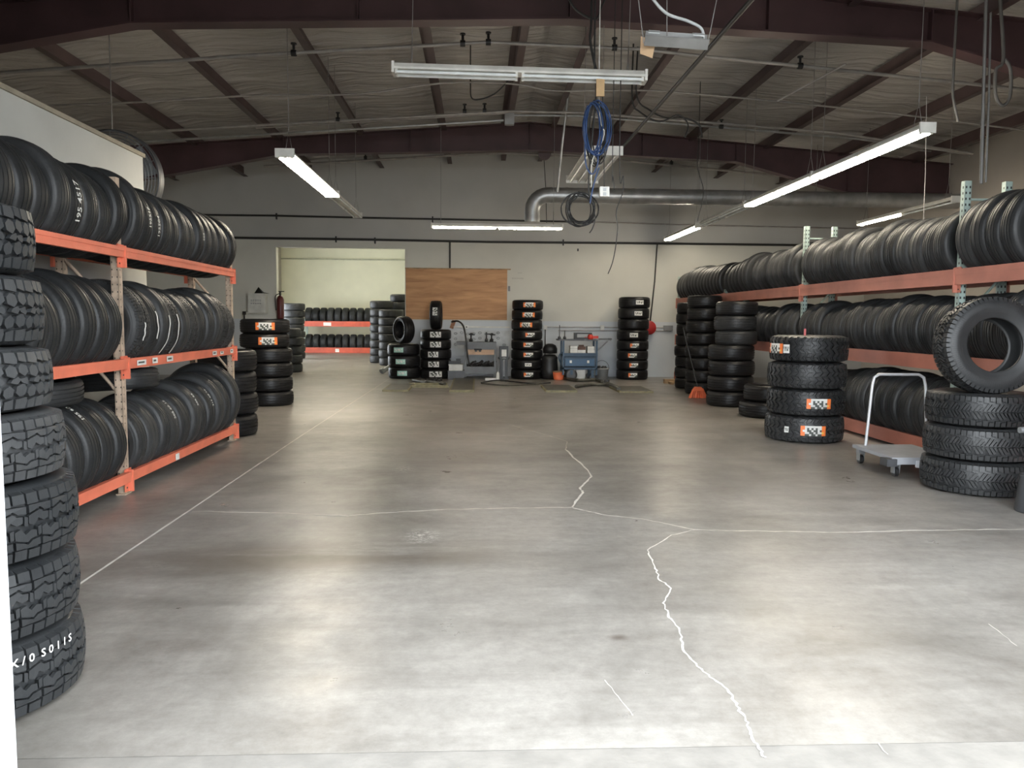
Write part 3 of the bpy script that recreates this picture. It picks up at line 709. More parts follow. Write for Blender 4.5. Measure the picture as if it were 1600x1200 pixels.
items = [(M_N, .365, .225, .0, 0, ('ow', .12, .6, 0, .045)), (M_N, .365, .225, 0, 0, ('wh', .1, .42, 0, .035)), (M_N, .37, .225, 0, 0, ('ow', .1, .6, 0, .045)), (M_N, .37, .225, .005, 0, ('ow', .08, .6, 0, .045)),
         (M_N, .36, .225, 0, 0, ('ow', .2, .6, 0, .045)), (M_N, .36, .225, -.005, 0, ('or', -.05, .78, 0, .05)), (M_N, .36, .225, 0, 0, ('or', .1, .78, 0, .05)), (M_N, .36, .225, .01, 0, ('or', .12, .78, 0, .05))]
stack(bx_(823), YS, items, 'the tall orange-labelled stack beside the black bags', group='eight high stack at centre')
items = [(M_N, .365, .225, .0, 0, ('ow', .05, .55, 0, .045)), (M_N, .365, .225, 0, 0, ('ow', .1, .55, 0, .045)), (M_N, .365, .225, 0, 0, ('ow', .0, .55, 0, .045)), (M_N, .37, .225, 0, 0, ('ow', .12, .55, 0, .045)),
         (M_N, .37, .245, -.005, 0, ('wh', .08, .5, 0, .042)), (M_N, .365, .245, .01, 0), (M_N, .365, .25, .01, 0, ('wh', .3, .5, 0, .042)), (M_N, .365, .25, .02, 0, ('wh', .35, .5, 0, .042))]
stack(bx_(988), YS, items, 'the eight-high white-labelled stack under the hanging cable', group='eight high stack at right')

# right hand stacks
a = P(1141, 600, 12.2)
stack(a.x, 12.2, seg(M_N, .365, .245, 4, .01) + [(M_A, .33, .225, .07, 0), (M_A, .335, .235, .05, 0), (M_N, .33, .225, .07, 0)], 'the seven-high stack in front of the right rack', group='seven high stack')
a = P(1098, 560, 14.2); stack(a.x, 14.2, seg(M_N, .32, .228, 8, .01), 'the slender eight-high stack behind the red broom', group='slender eight high stack')
a = P(1079, 560, 15.4); stack(a.x, 15.4, seg(M_N, .32, .215, 8, .02), 'the farthest dark stack at the right rack', group='farthest right stack')
a = P(1200, 640, 10.8); stack(a.x, 10.8, [(M_N, .37, .225, -.04, 0), (M_N, .35, .235, 0, 0)], 'the two-tire pile left of the chevron stack', group='two tire pile')
a = P(1256, 690, 8.7)
items = [(M_CH, .435, .30, -.01, 0, ('or', .24, .62, .0, .058), ('wh', -.42, .12, -.0, .035)), (M_CH, .43, .30, .0, 0, ('or', .34, .62, .0, .058)), (M_CH, .435, .30, 0, 0), (M_CH, .43, .30, .01, 0, ('or', -.98, .62, .0, .058), ('wh', -.56, .18, .0, .05))]
_, zt = stack(a.x, 8.7, items, 'the chunky chevron-tread stack before the right rack', group='chevron tread stack')
m = MB(); m.box((-.012, -.004, 0), (.012, .004, .1)); tag(m.build('marker_tag', mat('pink_plastic', (.6, .15, .15), .5), None, (a.x + .07, 8.95, zt - .03)), 'small pinkish tag sticking up behind the chevron stack', 'tag')
RXX, RYY = 4.10, 6.05
_, zt = stack(RXX, RYY, [(M_MT, .415, .27, 0, 0), (M_MT, .405, .268, .0, 0), (M_MT, .40, .267, .0, 0)], 'the mud-terrain stack at the right edge', group='mud tread stack')
bt = stand(M_MT, RXX + .0, RYY - .05, zt + .375, .392, .27, 'big mud-terrain tire leaning upright on the right edge stack', rz=-.1, lean=-.1)
bt.location.z = zt + .365

# ------------------------------------------------------------------ fluorescent fixtures
def fixture(label, p, length, along, tubes, lit, wid=.13, chain=True, flags=None, cat='ceiling light', group=None, splits=2, top=None):
    """p = centre of the fixture underside; along = 'x' or 'y'"""
    root = thing('fluorescent_fixture', label, cat, p, 0 if along == 'x' else PI / 2, group)
    hl = length / 2
    m = MB(); m.prism([(-wid / 2, 0), (wid / 2, 0), (wid / 2, .018), (wid * .3, .06), (-wid * .3, .06), (-wid / 2, .018)], 'x', -hl, hl); me = m.mesh('housing', WHITEM); fixnormals(me); link('housing', me, root)
    for s in (-1, 1):
        m = MB(); m.box((s * hl - .012, -wid / 2 - .004, -.035), (s * hl + .012, wid / 2 + .004, .066)); m.build('end_cap', WHITEM, root)
    sp = wid * .74 / max(1, tubes - 1) if tubes > 1 else 0
    for q in range(splits):
        x0 = -hl + length * q / splits + .03; x1 = -hl + length * (q + 1) / splits - .03
        for k in range(tubes):
            y = (k - (tubes - 1) / 2) * sp
            m = MB(); m.tube([(x0, y, -.022), (x1, y, -.022)], .015, 10)
            on = lit if not flags else flags[q]
            t = m.build('tube_lamp', TUBEON if on else TUBEOFF, root)
            s = MB()
            for xx in (x0, x1): s.box((xx - .012, y - .010, -.04), (xx + .012, y + .010, 0))
            s.build('lamp_holder', WHITEM, t)
    wz = None
    for s in (-.86, .86) if chain else ():
        x = s * hl; wx, wy = (x, 0) if along == 'x' else (0, x)
        Xw, Yw = p[0] + wx, p[1] + wy
        h = (roofz(Xw) - .02 if top is None else top) - p[2]
        m = MB(); m.tube([(x, 0, .30), (x, 0, h)], .004, 5); m.tube([(x, -.045, .05), (x, 0, .30), (x, .045, .05)], .004, 5); m.build('hanger_wire', WIRE, root)
    return root
def zx(px, Y, z):  # world x of a pixel column at depth Y and height z (iterates)
    y = 500
    for _ in range(6):
        p = P(px, y, Y); y -= (z - p.z) * F_PX / Y
    return P(px, y, Y).x
pa = P(812, 117, 7.3)
fa = fixture('long unlit twin tube fixture hanging crosswise at top centre', (pa.x, 7.3, pa.z), 2.32, 'x', 2, False, .15); fa.rotation_euler = (0, math.radians(1.2), math.radians(-2))
p = P(484, 283, 10.3)
fixture('lit fluorescent fixture over the left side, running toward the back', (zx(484, 10.3, 3.2), 10.42, 3.2), 2.85, 'y', 3, True, .21)
fixture('unlit tube fixture continuing behind the lit one at left', (zx(541, 13, 3.2), 13.05, 3.2), 2.3, 'y', 2, False, .16)
pc_ = P(777, 355, 14.4)
fixture('lit fluorescent fixture hanging crosswise before the plywood wall', (pc_.x, 14.4, pc_.z), 2.42, 'x', 1, True, .12)
HX = 4.32
fixture('nearest lit fixture of the long row at right', (HX, 8.6, 3.21), 2.44, 'y', 2, True, .15, group='right light row')
fixture('second lit fixture of the long row at right', (HX, 11.05, 3.21), 2.44, 'y', 2, True, .15, group='right light row')
fixture('unlit fixture in the middle of the long row at right', (HX, 13.55, 3.21), 2.44, 'y', 2, False, .15, group='right light row')
fixture('farthest lit fixture of the long row at right', (HX, 16.3, 3.21), 2.5, 'y', 2, True, .15, group='right light row')
fixture('short lit fixture at far right above the rack, its near half dark', (zx(1368, 13.8, 3.2), 12.9, 3.2), 2.9, 'y', 1, True, .14, flags=(False, False, False, True)[::-1] if False else (False, True))
pf = P(925, 262, 9.5)
fixture('wide unlit four tube fixture hanging behind the blue hoses', (pf.x, 9.5, pf.z), 1.75, 'y', 4, False, .42, splits=1)
p = P(560, 185, 24)
fixture('unlit looking store room strip light'.replace('unlit looking', 'lit'), (-4.5, 24.0, 3.9), 2.4, 'x', 2, True, .15, top=4.2)  # out of view above the opening, added to brighten the store room
fixture('lit store room strip light nearer the doorway', (-3.8, 21.0, 3.9), 2.4, 'x', 2, True, .15, top=4.2)  # second unseen fixture, added for more light in the store room

# ------------------------------------------------------------------ pipes and conduits
def line(name, label, cat, pts, r, m, n=8, sm=0, group=None, heads=None, up=False):
    if up: pts = [(pts[0][0], pts[0][1], roofz(pts[0][0]) - .05)] + list(pts)
    pts = smooth_path(pts, sm) if sm else pts
    if heads is None:
        mb = MB(); mb.tube(pts, r, n); return tag(mb.build(name, m), label, cat, group)
    c = Vector(pts[0]); root = thing(name, label, cat, c, 0, group)
    mb = MB(); mb.tube([Vector(p) - c for p in pts], r, n); mb.build('pipe', m, root)
    for h in heads:
        h = Vector(h) - c; mb = MB(); mb.tube([h + Vector((-.03, 0, 0)), h + Vector((.03, 0, 0))], r * 1.7, 10); mb.tube([h, h + Vector((0, 0, .10))], .016, 8); mb.tube([h + Vector((0, 0, .10)), h + Vector((0, 0, .115))], .035, 10)
        o = mb.build('sprinkler_head', BLACK, root)
    return root
Y1 = 9.55
line('sprinkler_pipe', 'sprinkler pipe crossing under the ceiling nearest the front rafter', 'pipe', [P(-60, 118, Y1), P(400, 86, Y1), P(762, 66, Y1)] + [P(1000, 77, Y1), P(1100, 88, Y1), P(1260, 104, Y1), P(1620, 142, Y1)], .022, PIPE, heads=[P(459, 83, Y1), P(723, 68, Y1), P(763, 66, Y1), P(960, 74.5, Y1), P(1250, 103, Y1)])
Y2 = 12.9
line('sprinkler_pipe', 'sprinkler pipe crossing just before the rear rafter', 'pipe', [P(215, 207, Y2), P(400, 196, Y2), P(800, 174, Y2), P(905, 176, Y2), P(1150, 195, Y2), P(1300, 207, Y2), P(1520, 240, Y2)], .022, PIPE, heads=[P(528, 187, Y2), P(726, 174, Y2), P(757, 173, Y2), P(1127, 198, Y2)])
Y3 = 16.9
line('sprinkler_pipe', 'sprinkler pipe beyond the rear rafter near the back wall', 'pipe', [P(412, 260, Y3), P(735, 241, Y3), P(800, 239, Y3), P(965, 250, Y3), P(1150, 268, Y3), P(1300, 282, Y3)], .026, PIPE, heads=[P(571, 247, Y3), P(1049, 255, Y3)])
Y4 = 13.6
line('conduit', 'bright conduit along the front of the rear rafter, left half', 'pipe', [P(215, 222, Y4), P(400, 211, Y4), P(787, 188, Y4)], .02, GALV)
line('conduit', 'bright conduit along the front of the rear rafter, right half', 'pipe', [P(800, 180, Y4), P(905, 181, Y4), P(1150, 201, Y4), P(1340, 217, Y4), P(1515, 240, Y4)], .02, GALV)
line('conduit', 'thin upper conduit above the bright one, left of the ridge', 'pipe', [P(400, 200, Y4 - .1), P(560, 191, Y4 - .1), P(790, 177, Y4 - .1)], .014, PIPE)
m = MB(); m.cbox((0, 0, 0), (.16, .1, .2)); tag(m.build('junction_box', GALV, None, P(796, 186, Y4)), 'grey junction box at the ridge where conduits meet', 'electrical box')
Y5 = 11.4
line('steel_strap', 'sagging bracing cable crossing mid-bay under the insulation', 'cable', [P(-30, 172, Y5), P(60, 166, Y5), P(230, 159, Y5), P(400, 149, Y5), P(560, 147, Y5), P(690, 130, Y5), P(800, 131, Y5), P(870, 142, Y5), P(1000, 141, Y5), P(1100, 148, Y5), P(1250, 162, Y5), P(1400, 178, Y5), P(1620, 206, Y5)], .014, PIPE, 6, 4)
# wall conduits
Yw = YB - .03
def wl_(label, pts, r=.022, m=DARKP, nm='wall_conduit'): return line(nm, label, 'pipe', [P(x, y, Yw) for x, y in pts], r, m)
wl_('dark rod across the back wall above the doorway, upper of two', [(262, 335), (430, 337), (560, 340), (927, 347)], .022)
wl_('upper conduit carrying on right of the hanging hoses', [(927, 347), (1100, 352), (1340, 357)], .015, PIPE)
wl_('dark conduit across the back wall just over the doorway', [(262, 370), (560, 374), (760, 378), (1000, 380), (1250, 383), (1350, 385)], .026)
wl_('vertical conduit dropping to the plywood top', [(703, 376), (703, 420)], .02)
wl_('vertical conduit dropping toward the red reel at right', [(1027, 380), (1023, 440), (1016, 503)], .016)
for (x, y) in ((432, 338), (676, 343), (525, 374), (586, 376), (880, 379)):
    m = MB(); m.cbox((0, 0, 0), (.03, .05, .14)); tag(m.build('pipe_clamp', BLACK, None, P(x, y, YB - .03)), 'black clamp on the back wall conduit, %s' % {432: 'leftmost on the upper rod', 676: 'on the upper rod left of the lit fixture', 525: 'above the doorway', 586: 'above the doorway right part', 880: 'lower rod near the loose cable'}[x], 'clamp')
root = thing('surface_raceway', 'pair of thin grey conduits with white outlet boxes low on the back wall', 'pipe', P(940, 514, YB))
c0 = root.location
for (pts) in (((850, 511), (1048, 512)), ((872, 516.5), (1048, 517))):
    m = MB(); m.tube([P(x, y, Yw) - c0 for x, y in pts], .012, 6); m.build('conduit', PIPE, root)
for (x, y) in ((852, 512), (941, 512)):
    m = MB(); q = P(x, y, Yw - .01) - c0; m.cbox(q, (.09, .05, .11)); m.cbox(q + Vector((0, -.027, 0)), (.04, .004, .07), 1); m.build('outlet_box', [WHITEM, WHITEP], root)
m = MB(); q = P(1044, 512.5, Yw - .01) - c0; m.cbox(q, (.22, .06, .12)); m.build('switch_box', GREYP, root)
root = thing('surface_raceway', 'white raceway and outlet under the plywood panel', 'pipe', P(700, 512, YB)); c0 = root.location
m = MB(); m.cbox(P(752, 511, YB - .02) - c0, (1.35, .03, .035)); m.build('channel', WHITEM, root)
m = MB(); q = P(729, 511, YB - .05) - c0; m.cbox(q, (.09, .05, .09)); m.cbox(q + Vector((0, -.028, 0)), (.03, .006, .03), 1); m.build('outlet_box', [WHITEP, BLACK], root)

# exhaust duct
YD = 14.9; q0 = P(1560, 307, YD); zc = P(1100, 308.5, YD).z; xe = zx(858, YD, zc)
root = thing('exhaust_duct', 'large galvanised exhaust duct with a downturned elbow at its left end', 'duct', (xe, YD, zc))
m = MB(); m.tube([(0, 0, 0), (XR - xe + .05, 0, 0)], .145, 24); m.build('straight_duct', GALV, root)
el = [(0, 0, 0)]; R_ = .30
for k in range(7): a_ = k / 6 * PI / 2; el.append((-.02 - R_ * math.sin(a_), 0, -R_ * (1 - math.cos(a_))))
el.append((-.02 - R_, 0, -.52 + .0))
m = MB(); m.tube(el, .147, 24); m.build('elbow', GALV, root)
for x in (.02, .32, .9, 1.6, 2.9, 4.2, 5.5): m = MB(); m.tube([(x, 0, 0), (x + .035, 0, 0)], .151, 24); m.build('joint_collar', GALV, root)
for x in (2.9, 5.2):
    m = MB(); m.tube([(x, 0, .14), (x, 0, roofz(xe + x) - .22 - zc)], .006, 5); m.build('hanger_wire', WIRE, root)
# vertical conduits and rods
line('rod', 'bright slender conduit hanging aslant from ceiling to the duct', 'pipe', [P(906, 40, 13.2) if False else P(893, 100, 13.2), P(889, 135, 13.2), P(878, 230, 13.4), P(871, 300, 13.6)], .022, GALV, up=True)
line('black_pipe', 'long dark pipe running diagonally under the ceiling toward the back wall', 'pipe', [P(1186, -14, 6.9), P(922, 288, 16.8)], .024, DARKP)
line('rod', 'thin cord hanging from the round disc to the back wall rods', 'cable', [P(850, 248, 16.2), P(853, 300, 16.2), P(854, 348, 16.2)], .008, CABLE, up=True)
m = MB(); m.tube([(0, -.05, 0), (0, .05, 0)], .125, 24); m.tube([(0, -.06, 0), (0, -.05, 0)], .06, 16); m.box((-.02, -.03, .1), (.02, .03, .45))
tag(m.build('cable_reel', MAROOND, None, P(851, 240, 15.35)), 'round dark reel hanging from the rear rafter near the ridge', 'reel')
line('rod', 'grey vertical conduit dropping at the far right of the ceiling', 'pipe', [P(1541, -10, 6.6), P(1538, 100, 6.6), P(1533, 287, 6.6)], .014, DULL)
line('rod', 'second grey vertical conduit beside the first at far right', 'pipe', [P(1548, 20, 6.7), P(1545, 160, 6.7), P(1540, 285, 6.7)], .010, DULL)
line('hose', 'grey hose loop hanging from the front rafter at far right', 'hose', [P(1562, -10, 8.3), P(1568, 90, 8.3), P(1556, 110, 8.3), P(1556, 150, 8.3), P(1567, 165, 8.3), P(1578, 150, 8.3), P(1579, 110, 8.3), P(1570, 92, 8.3)], .018, DULL, 8, 6, up=True)
line('hose', 'grey hose hanging from the front rafter near the lit row end', 'hose', [P(1492, 70, 8.3), P(1490, 110, 8.3), P(1489, 150, 8.3), P(1497, 190, 8.3)], .014, DULL, 6, 6, up=True)
line('rod', 'long suspension wire falling to the right rack tires', 'cable', [P(1448, 150, 9.0), P(1446, 270, 9.0), P(1443, 347, 9.0)], .005, WIRE)
line('wall_conduit', 'pair of conduits on the right side wall near the rear rafter', 'pipe', [P(1400, 232, 14.8), P(1512, 241, 14.6), P(1520, 250, 14.6), P(1520, 300, 14.6)], .018, PIPE)
line('conduit', 'conduit stretched diagonally in the right ceiling bay', 'pipe', [P(1090, 190, 12.3), P(1320, 100, 11.2)] if False else [P(1215, 158, 10.0), P(1322, 100, 9.4)], .014, PIPE)

# ------------------------------------------------------------------ hanging hoses and cables at the centre
HY = 7.3
p = P(938, 137, HY - .08); m = MB(); m.cbox((0, 0, 0), (.075, .02, .155)); tag(m.build('hang_tag', mat('tan_tag', (.62, .42, .22), .7), None, p), 'tan wooden tag hanging below the unlit crosswise fixture', 'tag')
def coil(name, label, cx_, cy_, rx, ry, n, r, m, Y, jx=6, top=None, seed=1):
    rr = random.Random(seed); pts = []
    for i in range(n * 14):
        a = 2 * PI * i / 14 - PI / 2; k = i // 14
        if i % 14 == 0: ex, ey, ox = rx * rr.uniform(.55, 1), ry * rr.uniform(.75, 1.05), rr.uniform(-jx, jx)
        pts.append(P(cx_ + ox + ex * math.cos(a), cy_ + ey + ey * math.sin(a) if False else cy_ + ry * math.sin(a) * (ey / ry), Y + rr.uniform(-.04, .04)))
    return line(name, label, 'hose', smooth_path(pts, 3), r, m, 6)
root = None
coil('air_hose', 'blue air hose coiled and hung at top centre', 929, 200, 22, 42, 6, .0075, BLUEH, HY, 5, seed=3)
coil('power_cable', 'black cable coiled among the blue air hoses', 932, 208, 18, 50, 5, .006, CABLE, HY + .1, 6, seed=5)
line('air_hose', 'blue hose end dangling in a long loop below the coil', 'hose', [P(915, 200, HY), P(914, 240, HY), P(917, 262, HY), P(926, 272, HY), P(934, 255, HY), P(934, 225, HY), P(940, 205, HY)], .0075, BLUEH, 6, 6)
line('air_hose', 'blue hose falling from the coil to the duct', 'hose', [P(936, 262, HY), P(930, 280, HY), P(925, 300, HY), P(922, 318, HY)], .0075, BLUEH, 6, 5)
line('power_cable', 'grey cable bundle dropping through the hose coil', 'cable', [P(930, 0, HY + .05), P(929, 100, HY + .05), P(931, 150, HY + .05), P(922, 250, HY + .05), P(920, 300, HY + .05), P(928, 320, HY + .05)], .009, CABLE, 6, 5, up=True)
line('power_cable', 'white cord hanging beside the blue hose coil', 'cable', [P(936, 150, HY), P(944, 210, HY), P(926, 250, HY), P(924, 292, HY)], .005, WHITEM, 6, 5, up=True)
line('power_cable', 'dark cord falling from the coil to the pendant outlet box', 'cable', [P(941, 150, HY), P(946, 200, HY), P(944, 240, HY), P(944, 294, HY)], .005, CABLE, 6, 5)
m = MB(); m.cbox((0, 0, 0), (.09, .06, .09)); m.cbox((0, -.032, .018), (.03, .004, .03), 1); m.cbox((0, -.032, -.022), (.03, .004, .03), 1)
tag(m.build('pendant_outlet', [WHITEM, PALEG], None, P(944, 300, HY)), 'white pendant outlet box hanging in front of the duct', 'electrical box')
coil('power_cable', 'black cable coiled in wide loops under the duct', 906, 327, 30, 26, 5, .0075, CABLE, HY + .3, 3, seed=8)
line('power_cable', 'short black lead ending in a plug below the coil', 'cable', [P(927, 310, HY + .3), P(930, 340, HY + .3), P(926, 356, HY + .3), P(921, 364, HY + .3)], .006, CABLE, 6, 5)
line('loose_cable', 'long loose black cable dangling against the back wall', 'cable', [P(968, 248, HY), P(974, 275, HY), P(973, 300, HY), P(963, 330, HY), P(965, 355, HY), P(962, 385, HY), P(957, 410, HY), P(950, 428, HY)], .005, CABLE, 6, 6, up=True)
line('loose_cable', 'thin black cable hanging left of the long loose one', 'cable', [P(957, 248, HY), P(958, 275, HY), P(960, 297, HY)], .004, CABLE, 6, 4, up=True)
line('power_cable', 'black cable looping under the ceiling right of the ridge', 'cable', [P(988, 155, 11.2), P(1000, 175, 11.2), P(1030, 190, 11.2), P(1060, 180, 11.2), P(1075, 195, 11.2), P(1070, 215, 11.2)], .012, CABLE, 6, 6, up=True)
line('power_cable', 'second black loop of cable right of the ridge', 'cable', [P(995, 150, 11.3), P(1015, 172, 11.3), P(1040, 184, 11.3), P(1068, 184, 11.3), P(1092, 195, 11.3), P(1097, 215, 11.3)], .012, CABLE, 6, 6, up=True)
line('power_cable', 'pair of cords falling from the loops to the far lit fixture', 'cable', [P(1092, 215, 12.5), P(1090, 260, 12.5), P(1099, 300, 12.5), P(1090, 345, 12.5)], .007, CABLE, 6, 6, up=True)
line('power_cable', 'thin black cable drooping left of the ridge under the insulation', 'cable', [P(735, 130, 11.4), P(737, 153, 11.4), P(752, 155, 11.4), P(775, 145, 11.4), P(795, 125, 11.4)], .010, CABLE, 6, 6, up=True)
line('power_cable', 'dark cable running down the front rafter at top centre', 'cable', [P(885, -10, 8.1), P(900, 15, 8.1), P(930, 30, 8.1), P(940, 10, 8.1), P(950, -10, 8.1)], .012, CABLE, 6, 6)
line('hose', 'dark hose strip hanging from the rafter beside the crosswise fixture', 'hose', [P(924, 28, 7.9), P(922, 60, 7.9), P(928, 95, 7.9), P(932, 112, 7.9)], .014, CABLE, 6, 5, up=True)

# metal tray fixture with cords, top right of centre
pt_ = P(1055, 72, 5.6)
root = thing('ballast_tray', 'battered open metal light tray hanging on cords at top right of centre', 'ceiling light', pt_, math.radians(-8))
root.rotation_euler = (math.radians(25), math.radians(6), math.radians(-10))
m = MB(); m.prism([(-.15, .07), (-.11, -.0), (.11, 0), (.15, .07), (.145, .075), (.105, .006), (-.105, .006), (-.145, .075)], 'x', -.22, .22); me = m.mesh('tray', GALV); fixnormals(me); link('tray', me, root)
m = MB(); m.box((-.16, -.05, .01), (.10, .04, .05)); m.box((-.14, .055, .01), (.05, .085, .03)); m.build('ballast', STEEL, root)
m = MB(); m.box((-.20, -.08, .08), (-.12, .06, .088)); m.box((.11, -.06, .08), (.19, .07, .088)); m.build('cover_plate', PALEG, root)
m = MB(); m.add([(-.24, -.06, -.06), (-.15, -.09, -.08), (-.14, -.05, .03), (-.25, -.02, .05)], [(0, 1, 2, 3)]); m.add([(-.24, -.055, -.06), (-.15, -.085, -.08), (-.14, -.045, .03), (-.25, -.015, .05)], [(3, 2, 1, 0)]); m.build('card_flap', CARD, root)
line('power_cable', 'white flexible conduit curving down to the metal tray', 'cable', [P(1012, -12, 5.6), P(1040, 20, 5.6), P(1075, 33, 5.6), P(1096, 45, 5.6), P(1100, 66, 5.6)], .011, PALEG, 8, 6)
for k, (x0, x1) in enumerate(((996, 1006), (1042, 1042), (1122, 1106))):
    line('hanger_wire', ('left', 'middle', 'right')[k] + ' wire suspending the battered metal tray', 'cable', [P(x0, -12, 5.6), P(x1, 68, 5.6)], .004, WIRE, 5)

# ------------------------------------------------------------------ barrel fan on the partition end
pf = P(178, 279, 8.95)
root = thing('barrel_fan', 'big round metal barrel fan behind the end of the left partition', 'fan', pf, 0)
R_ = .515
m = MB(); m.lathe([(R_, -.06), (R_ + .010, -.066), (R_ + .014, -.06), (R_ + .003, -.05), (R_ + .003, .05), (R_ + .012, .06), (R_, .066), (R_ - .004, .06)], 56, closed=True, M=Matrix.Rotation(PI / 2, 4, 'X')); m.build('drum', DGREY, root)
m = MB()
for rr in [.09 + .035 * i for i in range(13)]:
    m.tube([(rr * math.cos(a), -.055, rr * math.sin(a)) for a in [2 * PI * i / 40 for i in range(40)]], .006, 4, closed=True)
for i in range(8): a = PI * i / 8; m.tube([(-R_ * math.cos(a), -.058, -R_ * math.sin(a)), (R_ * math.cos(a), -.058, R_ * math.sin(a))], .004, 4)
m.build('grille', STEEL, root)
m = MB(); m.tube([(0, -.04, 0), (0, .12, 0)], .09, 20); m.build('motor', DGREY, root)
for i in range(4):
    a = i * PI / 2 + .5; c, s = math.cos(a), math.sin(a); vs = []
    for (rr, wdt, yy) in ((.08, .06, .03), (.25, .12, .05), (.45, .16, .06)):
        vs += [(rr * c - wdt * s, -yy, rr * s + wdt * c), (rr * c + wdt * s, yy, rr * s - wdt * c)]
    m = MB(); m.add(vs, [(0, 1, 3, 2), (2, 3, 5, 4)]); m.build('blade', STEEL, root)
m = MB(); ex = PX - .1 - pf.x; m.box((ex - .03, -.20, -R_ - .06), (ex + .03, .1, -.25)); m.box((ex - .2, -.10, -R_ - .06), (ex + .25, .08, -R_ - .01)); m.build('wall_bracket', STEEL, root)
m = MB(); m.tube([(0, 0, .51), (0, 0, roofz(pf.x) - .02 - pf.z)], .006, 5); m.build('hanger_wire', WIRE, root)

# ------------------------------------------------------------------ wall side objects, left back
q = P(403, 474, YB - .12)
root = thing('wall_cabinet', 'white wall cabinet with faint grey lettering on the back wall at left', 'cabinet', q)
m = MB(); m.cbox((0, 0, 0), (.40, .22, .46)); m.build('body', mat('cabinet_white', (.62, .62, .58), .6), root)
m = MB(); m.cbox((0, -.12, 0), (.38, .02, .44)); d = m.build('door', mat('cabinet_white', (.6, .6, .6)), root)
me = text_mesh('BATTERIES\nIN STOCK', .055); 
me.transform(Matrix.Translation((-.155, -.131, .05)) @ Matrix.Rotation(PI / 2, 4, 'X')) if False else bpy.data.meshes.remove(me)
m = MB()
for i, zz in enumerate((.07, .045, .0, -.02)):
    for k in range(5): m.box((-.13 + k * .05, -.1315, zz), (-.10 + k * .05 + rnd.uniform(0, .012), -.1305, zz + .012))
m.build('faded_print', GREYP, d)
m = MB(); m.add([(-.12, .03, 0), (.11, -.08, 0), (.12, .08, 0), (-.02, .09, 0), (-.01, 0, .15)], [(0, 1, 4), (1, 2, 4), (2, 3, 4), (3, 0, 4), (3, 2, 1, 0)])
m.add([(.0, -.02, .0), (.24, .0, 0), (.24, .03, 0), (.05, .04, .0), (.06, .02, .03)], [(0, 1, 4), (1, 2, 4), (2, 3, 4), (3, 0, 4)])
tag(m.build('cap', BLACK, None, q + Vector((.03, 0, .232))), 'small dark cap lying over the white wall cabinet', 'cap')
q = P(393, 500, YB - .3); m = MB(); m.cbox((.1, 0.12, -.05), (.7, .34, .03)); m.cbox((-.2, .12, .0), (.03, .03, .3), 1)
m.cbox((-.2, .12, .16), (.07, .04, .08), 1); tag(m.build('wall_shelf', [PALEG, BLACK], None, q), 'grey shelf with a dark stand beneath the wall cabinet', 'shelf')
q = P(438, 475, YB - .14)
root = thing('fire_extinguisher', 'red fire extinguisher hung at the left edge of the far doorway', 'fire extinguisher', q)
m = MB(); m.lathe([(0, -.36), (.075, -.35), (.085, -.32), (.085, .1), (.06, .17), (.03, .2), (0, .2)], 20); m.build('cylinder', mat('extinguisher_red', (.10, .012, .012), .4), root)
m = MB(); m.cbox((0, 0, .24), (.035, .035, .08)); m.cbox((.03, 0, .29), (.13, .025, .02)); m.tube(smooth_path([(-.02, 0, .24), (-.11, 0, .18), (-.11, 0, 0), (-.1, 0, -.15)], 4), .011, 6); m.build('valve', BLACK, root)
m = MB(); m.cbox((-.03, .112, .0), (.05, .06, .3)); m.build('wall_bracket', BLACK, root)

# ------------------------------------------------------------------ pegboard and workbench
q0, q1 = P(704, 516, YB), P(796, 545, YB)
root = thing('pegboard', 'white board with rows of grey tool outlines behind the bench', 'board', (q0.x, YB - .012, q1.z))
m = MB(); m.box((0, -.008, 0), (q1.x - q0.x, .010, q0.z - q1.z)); m.build('panel', mat('white_board', (.60, .62, .63), .7), root)
for k in range(9):
    for r_ in range(3):
        if rnd.random() < .25: continue
        cx, cz = .12 + k * .145, .10 + r_ * .13 + .02 * math.sin(k * 2)
        m = MB(); m.tube([(cx + .035 * math.cos(a), -.014, cz + .022 * math.sin(a)) for a in [2 * PI * i / 10 for i in range(10)]], .006, 4, closed=True)
        m.build('tool_hook', GREYP, root)
Yb_ = 17.6
c = P(748, 586, Yb_)
root = thing('tool_bench', 'grey steel tool trolley with open shelves left of the centre stack', 'workbench', (c.x, Yb_, 0))
def Q(x, y, Y=Yb_): v = P(x, y, Y); return Vector((v.x - c.x, Y - Yb_, v.z))
xl, xr = Q(726, 560).x, Q(775, 560).x; zt = Q(750, 534).z
m = MB()
m.box((xl - .18, -.25, zt - .02), (xr, .25, zt)); m.box((xl - .18, -.26, zt - .07), (xr, -.25, zt)); m.box((xl, -.26, zt - .17), (xr, -.245, zt - .07)); m.build('top_tray', BENCH, root)
for x in (xl, xr - .05):
    for y in (-.25, .2):
        m = MB(); m.box((x, y, .06), (x + .05, y + .05, zt - .02)); m.build('leg', BENCH, root)
        m = MB(); m.tube([(x + .01, y + .025, .035), (x + .04, y + .025, .035)], .035, 14); m.build('caster', BLACK, root)
m = MB(); z_ = Q(750, 572).z; m.box((xl, -.25, z_ - .02), (xr, .25, z_)); m.box((xl, -.26, z_ - .16), (xr, -.25, z_)); m.build('lower_shelf', BENCH, root)
m = MB(); z2 = Q(750, 553.5).z; z3 = Q(750, 541).z; m.box((xl + .06, -.25, z2), (xr - .04, -.22, z3)); m.build('wood_drawer', mat('tan_drawer', (.5, .33, .22), .6), root)
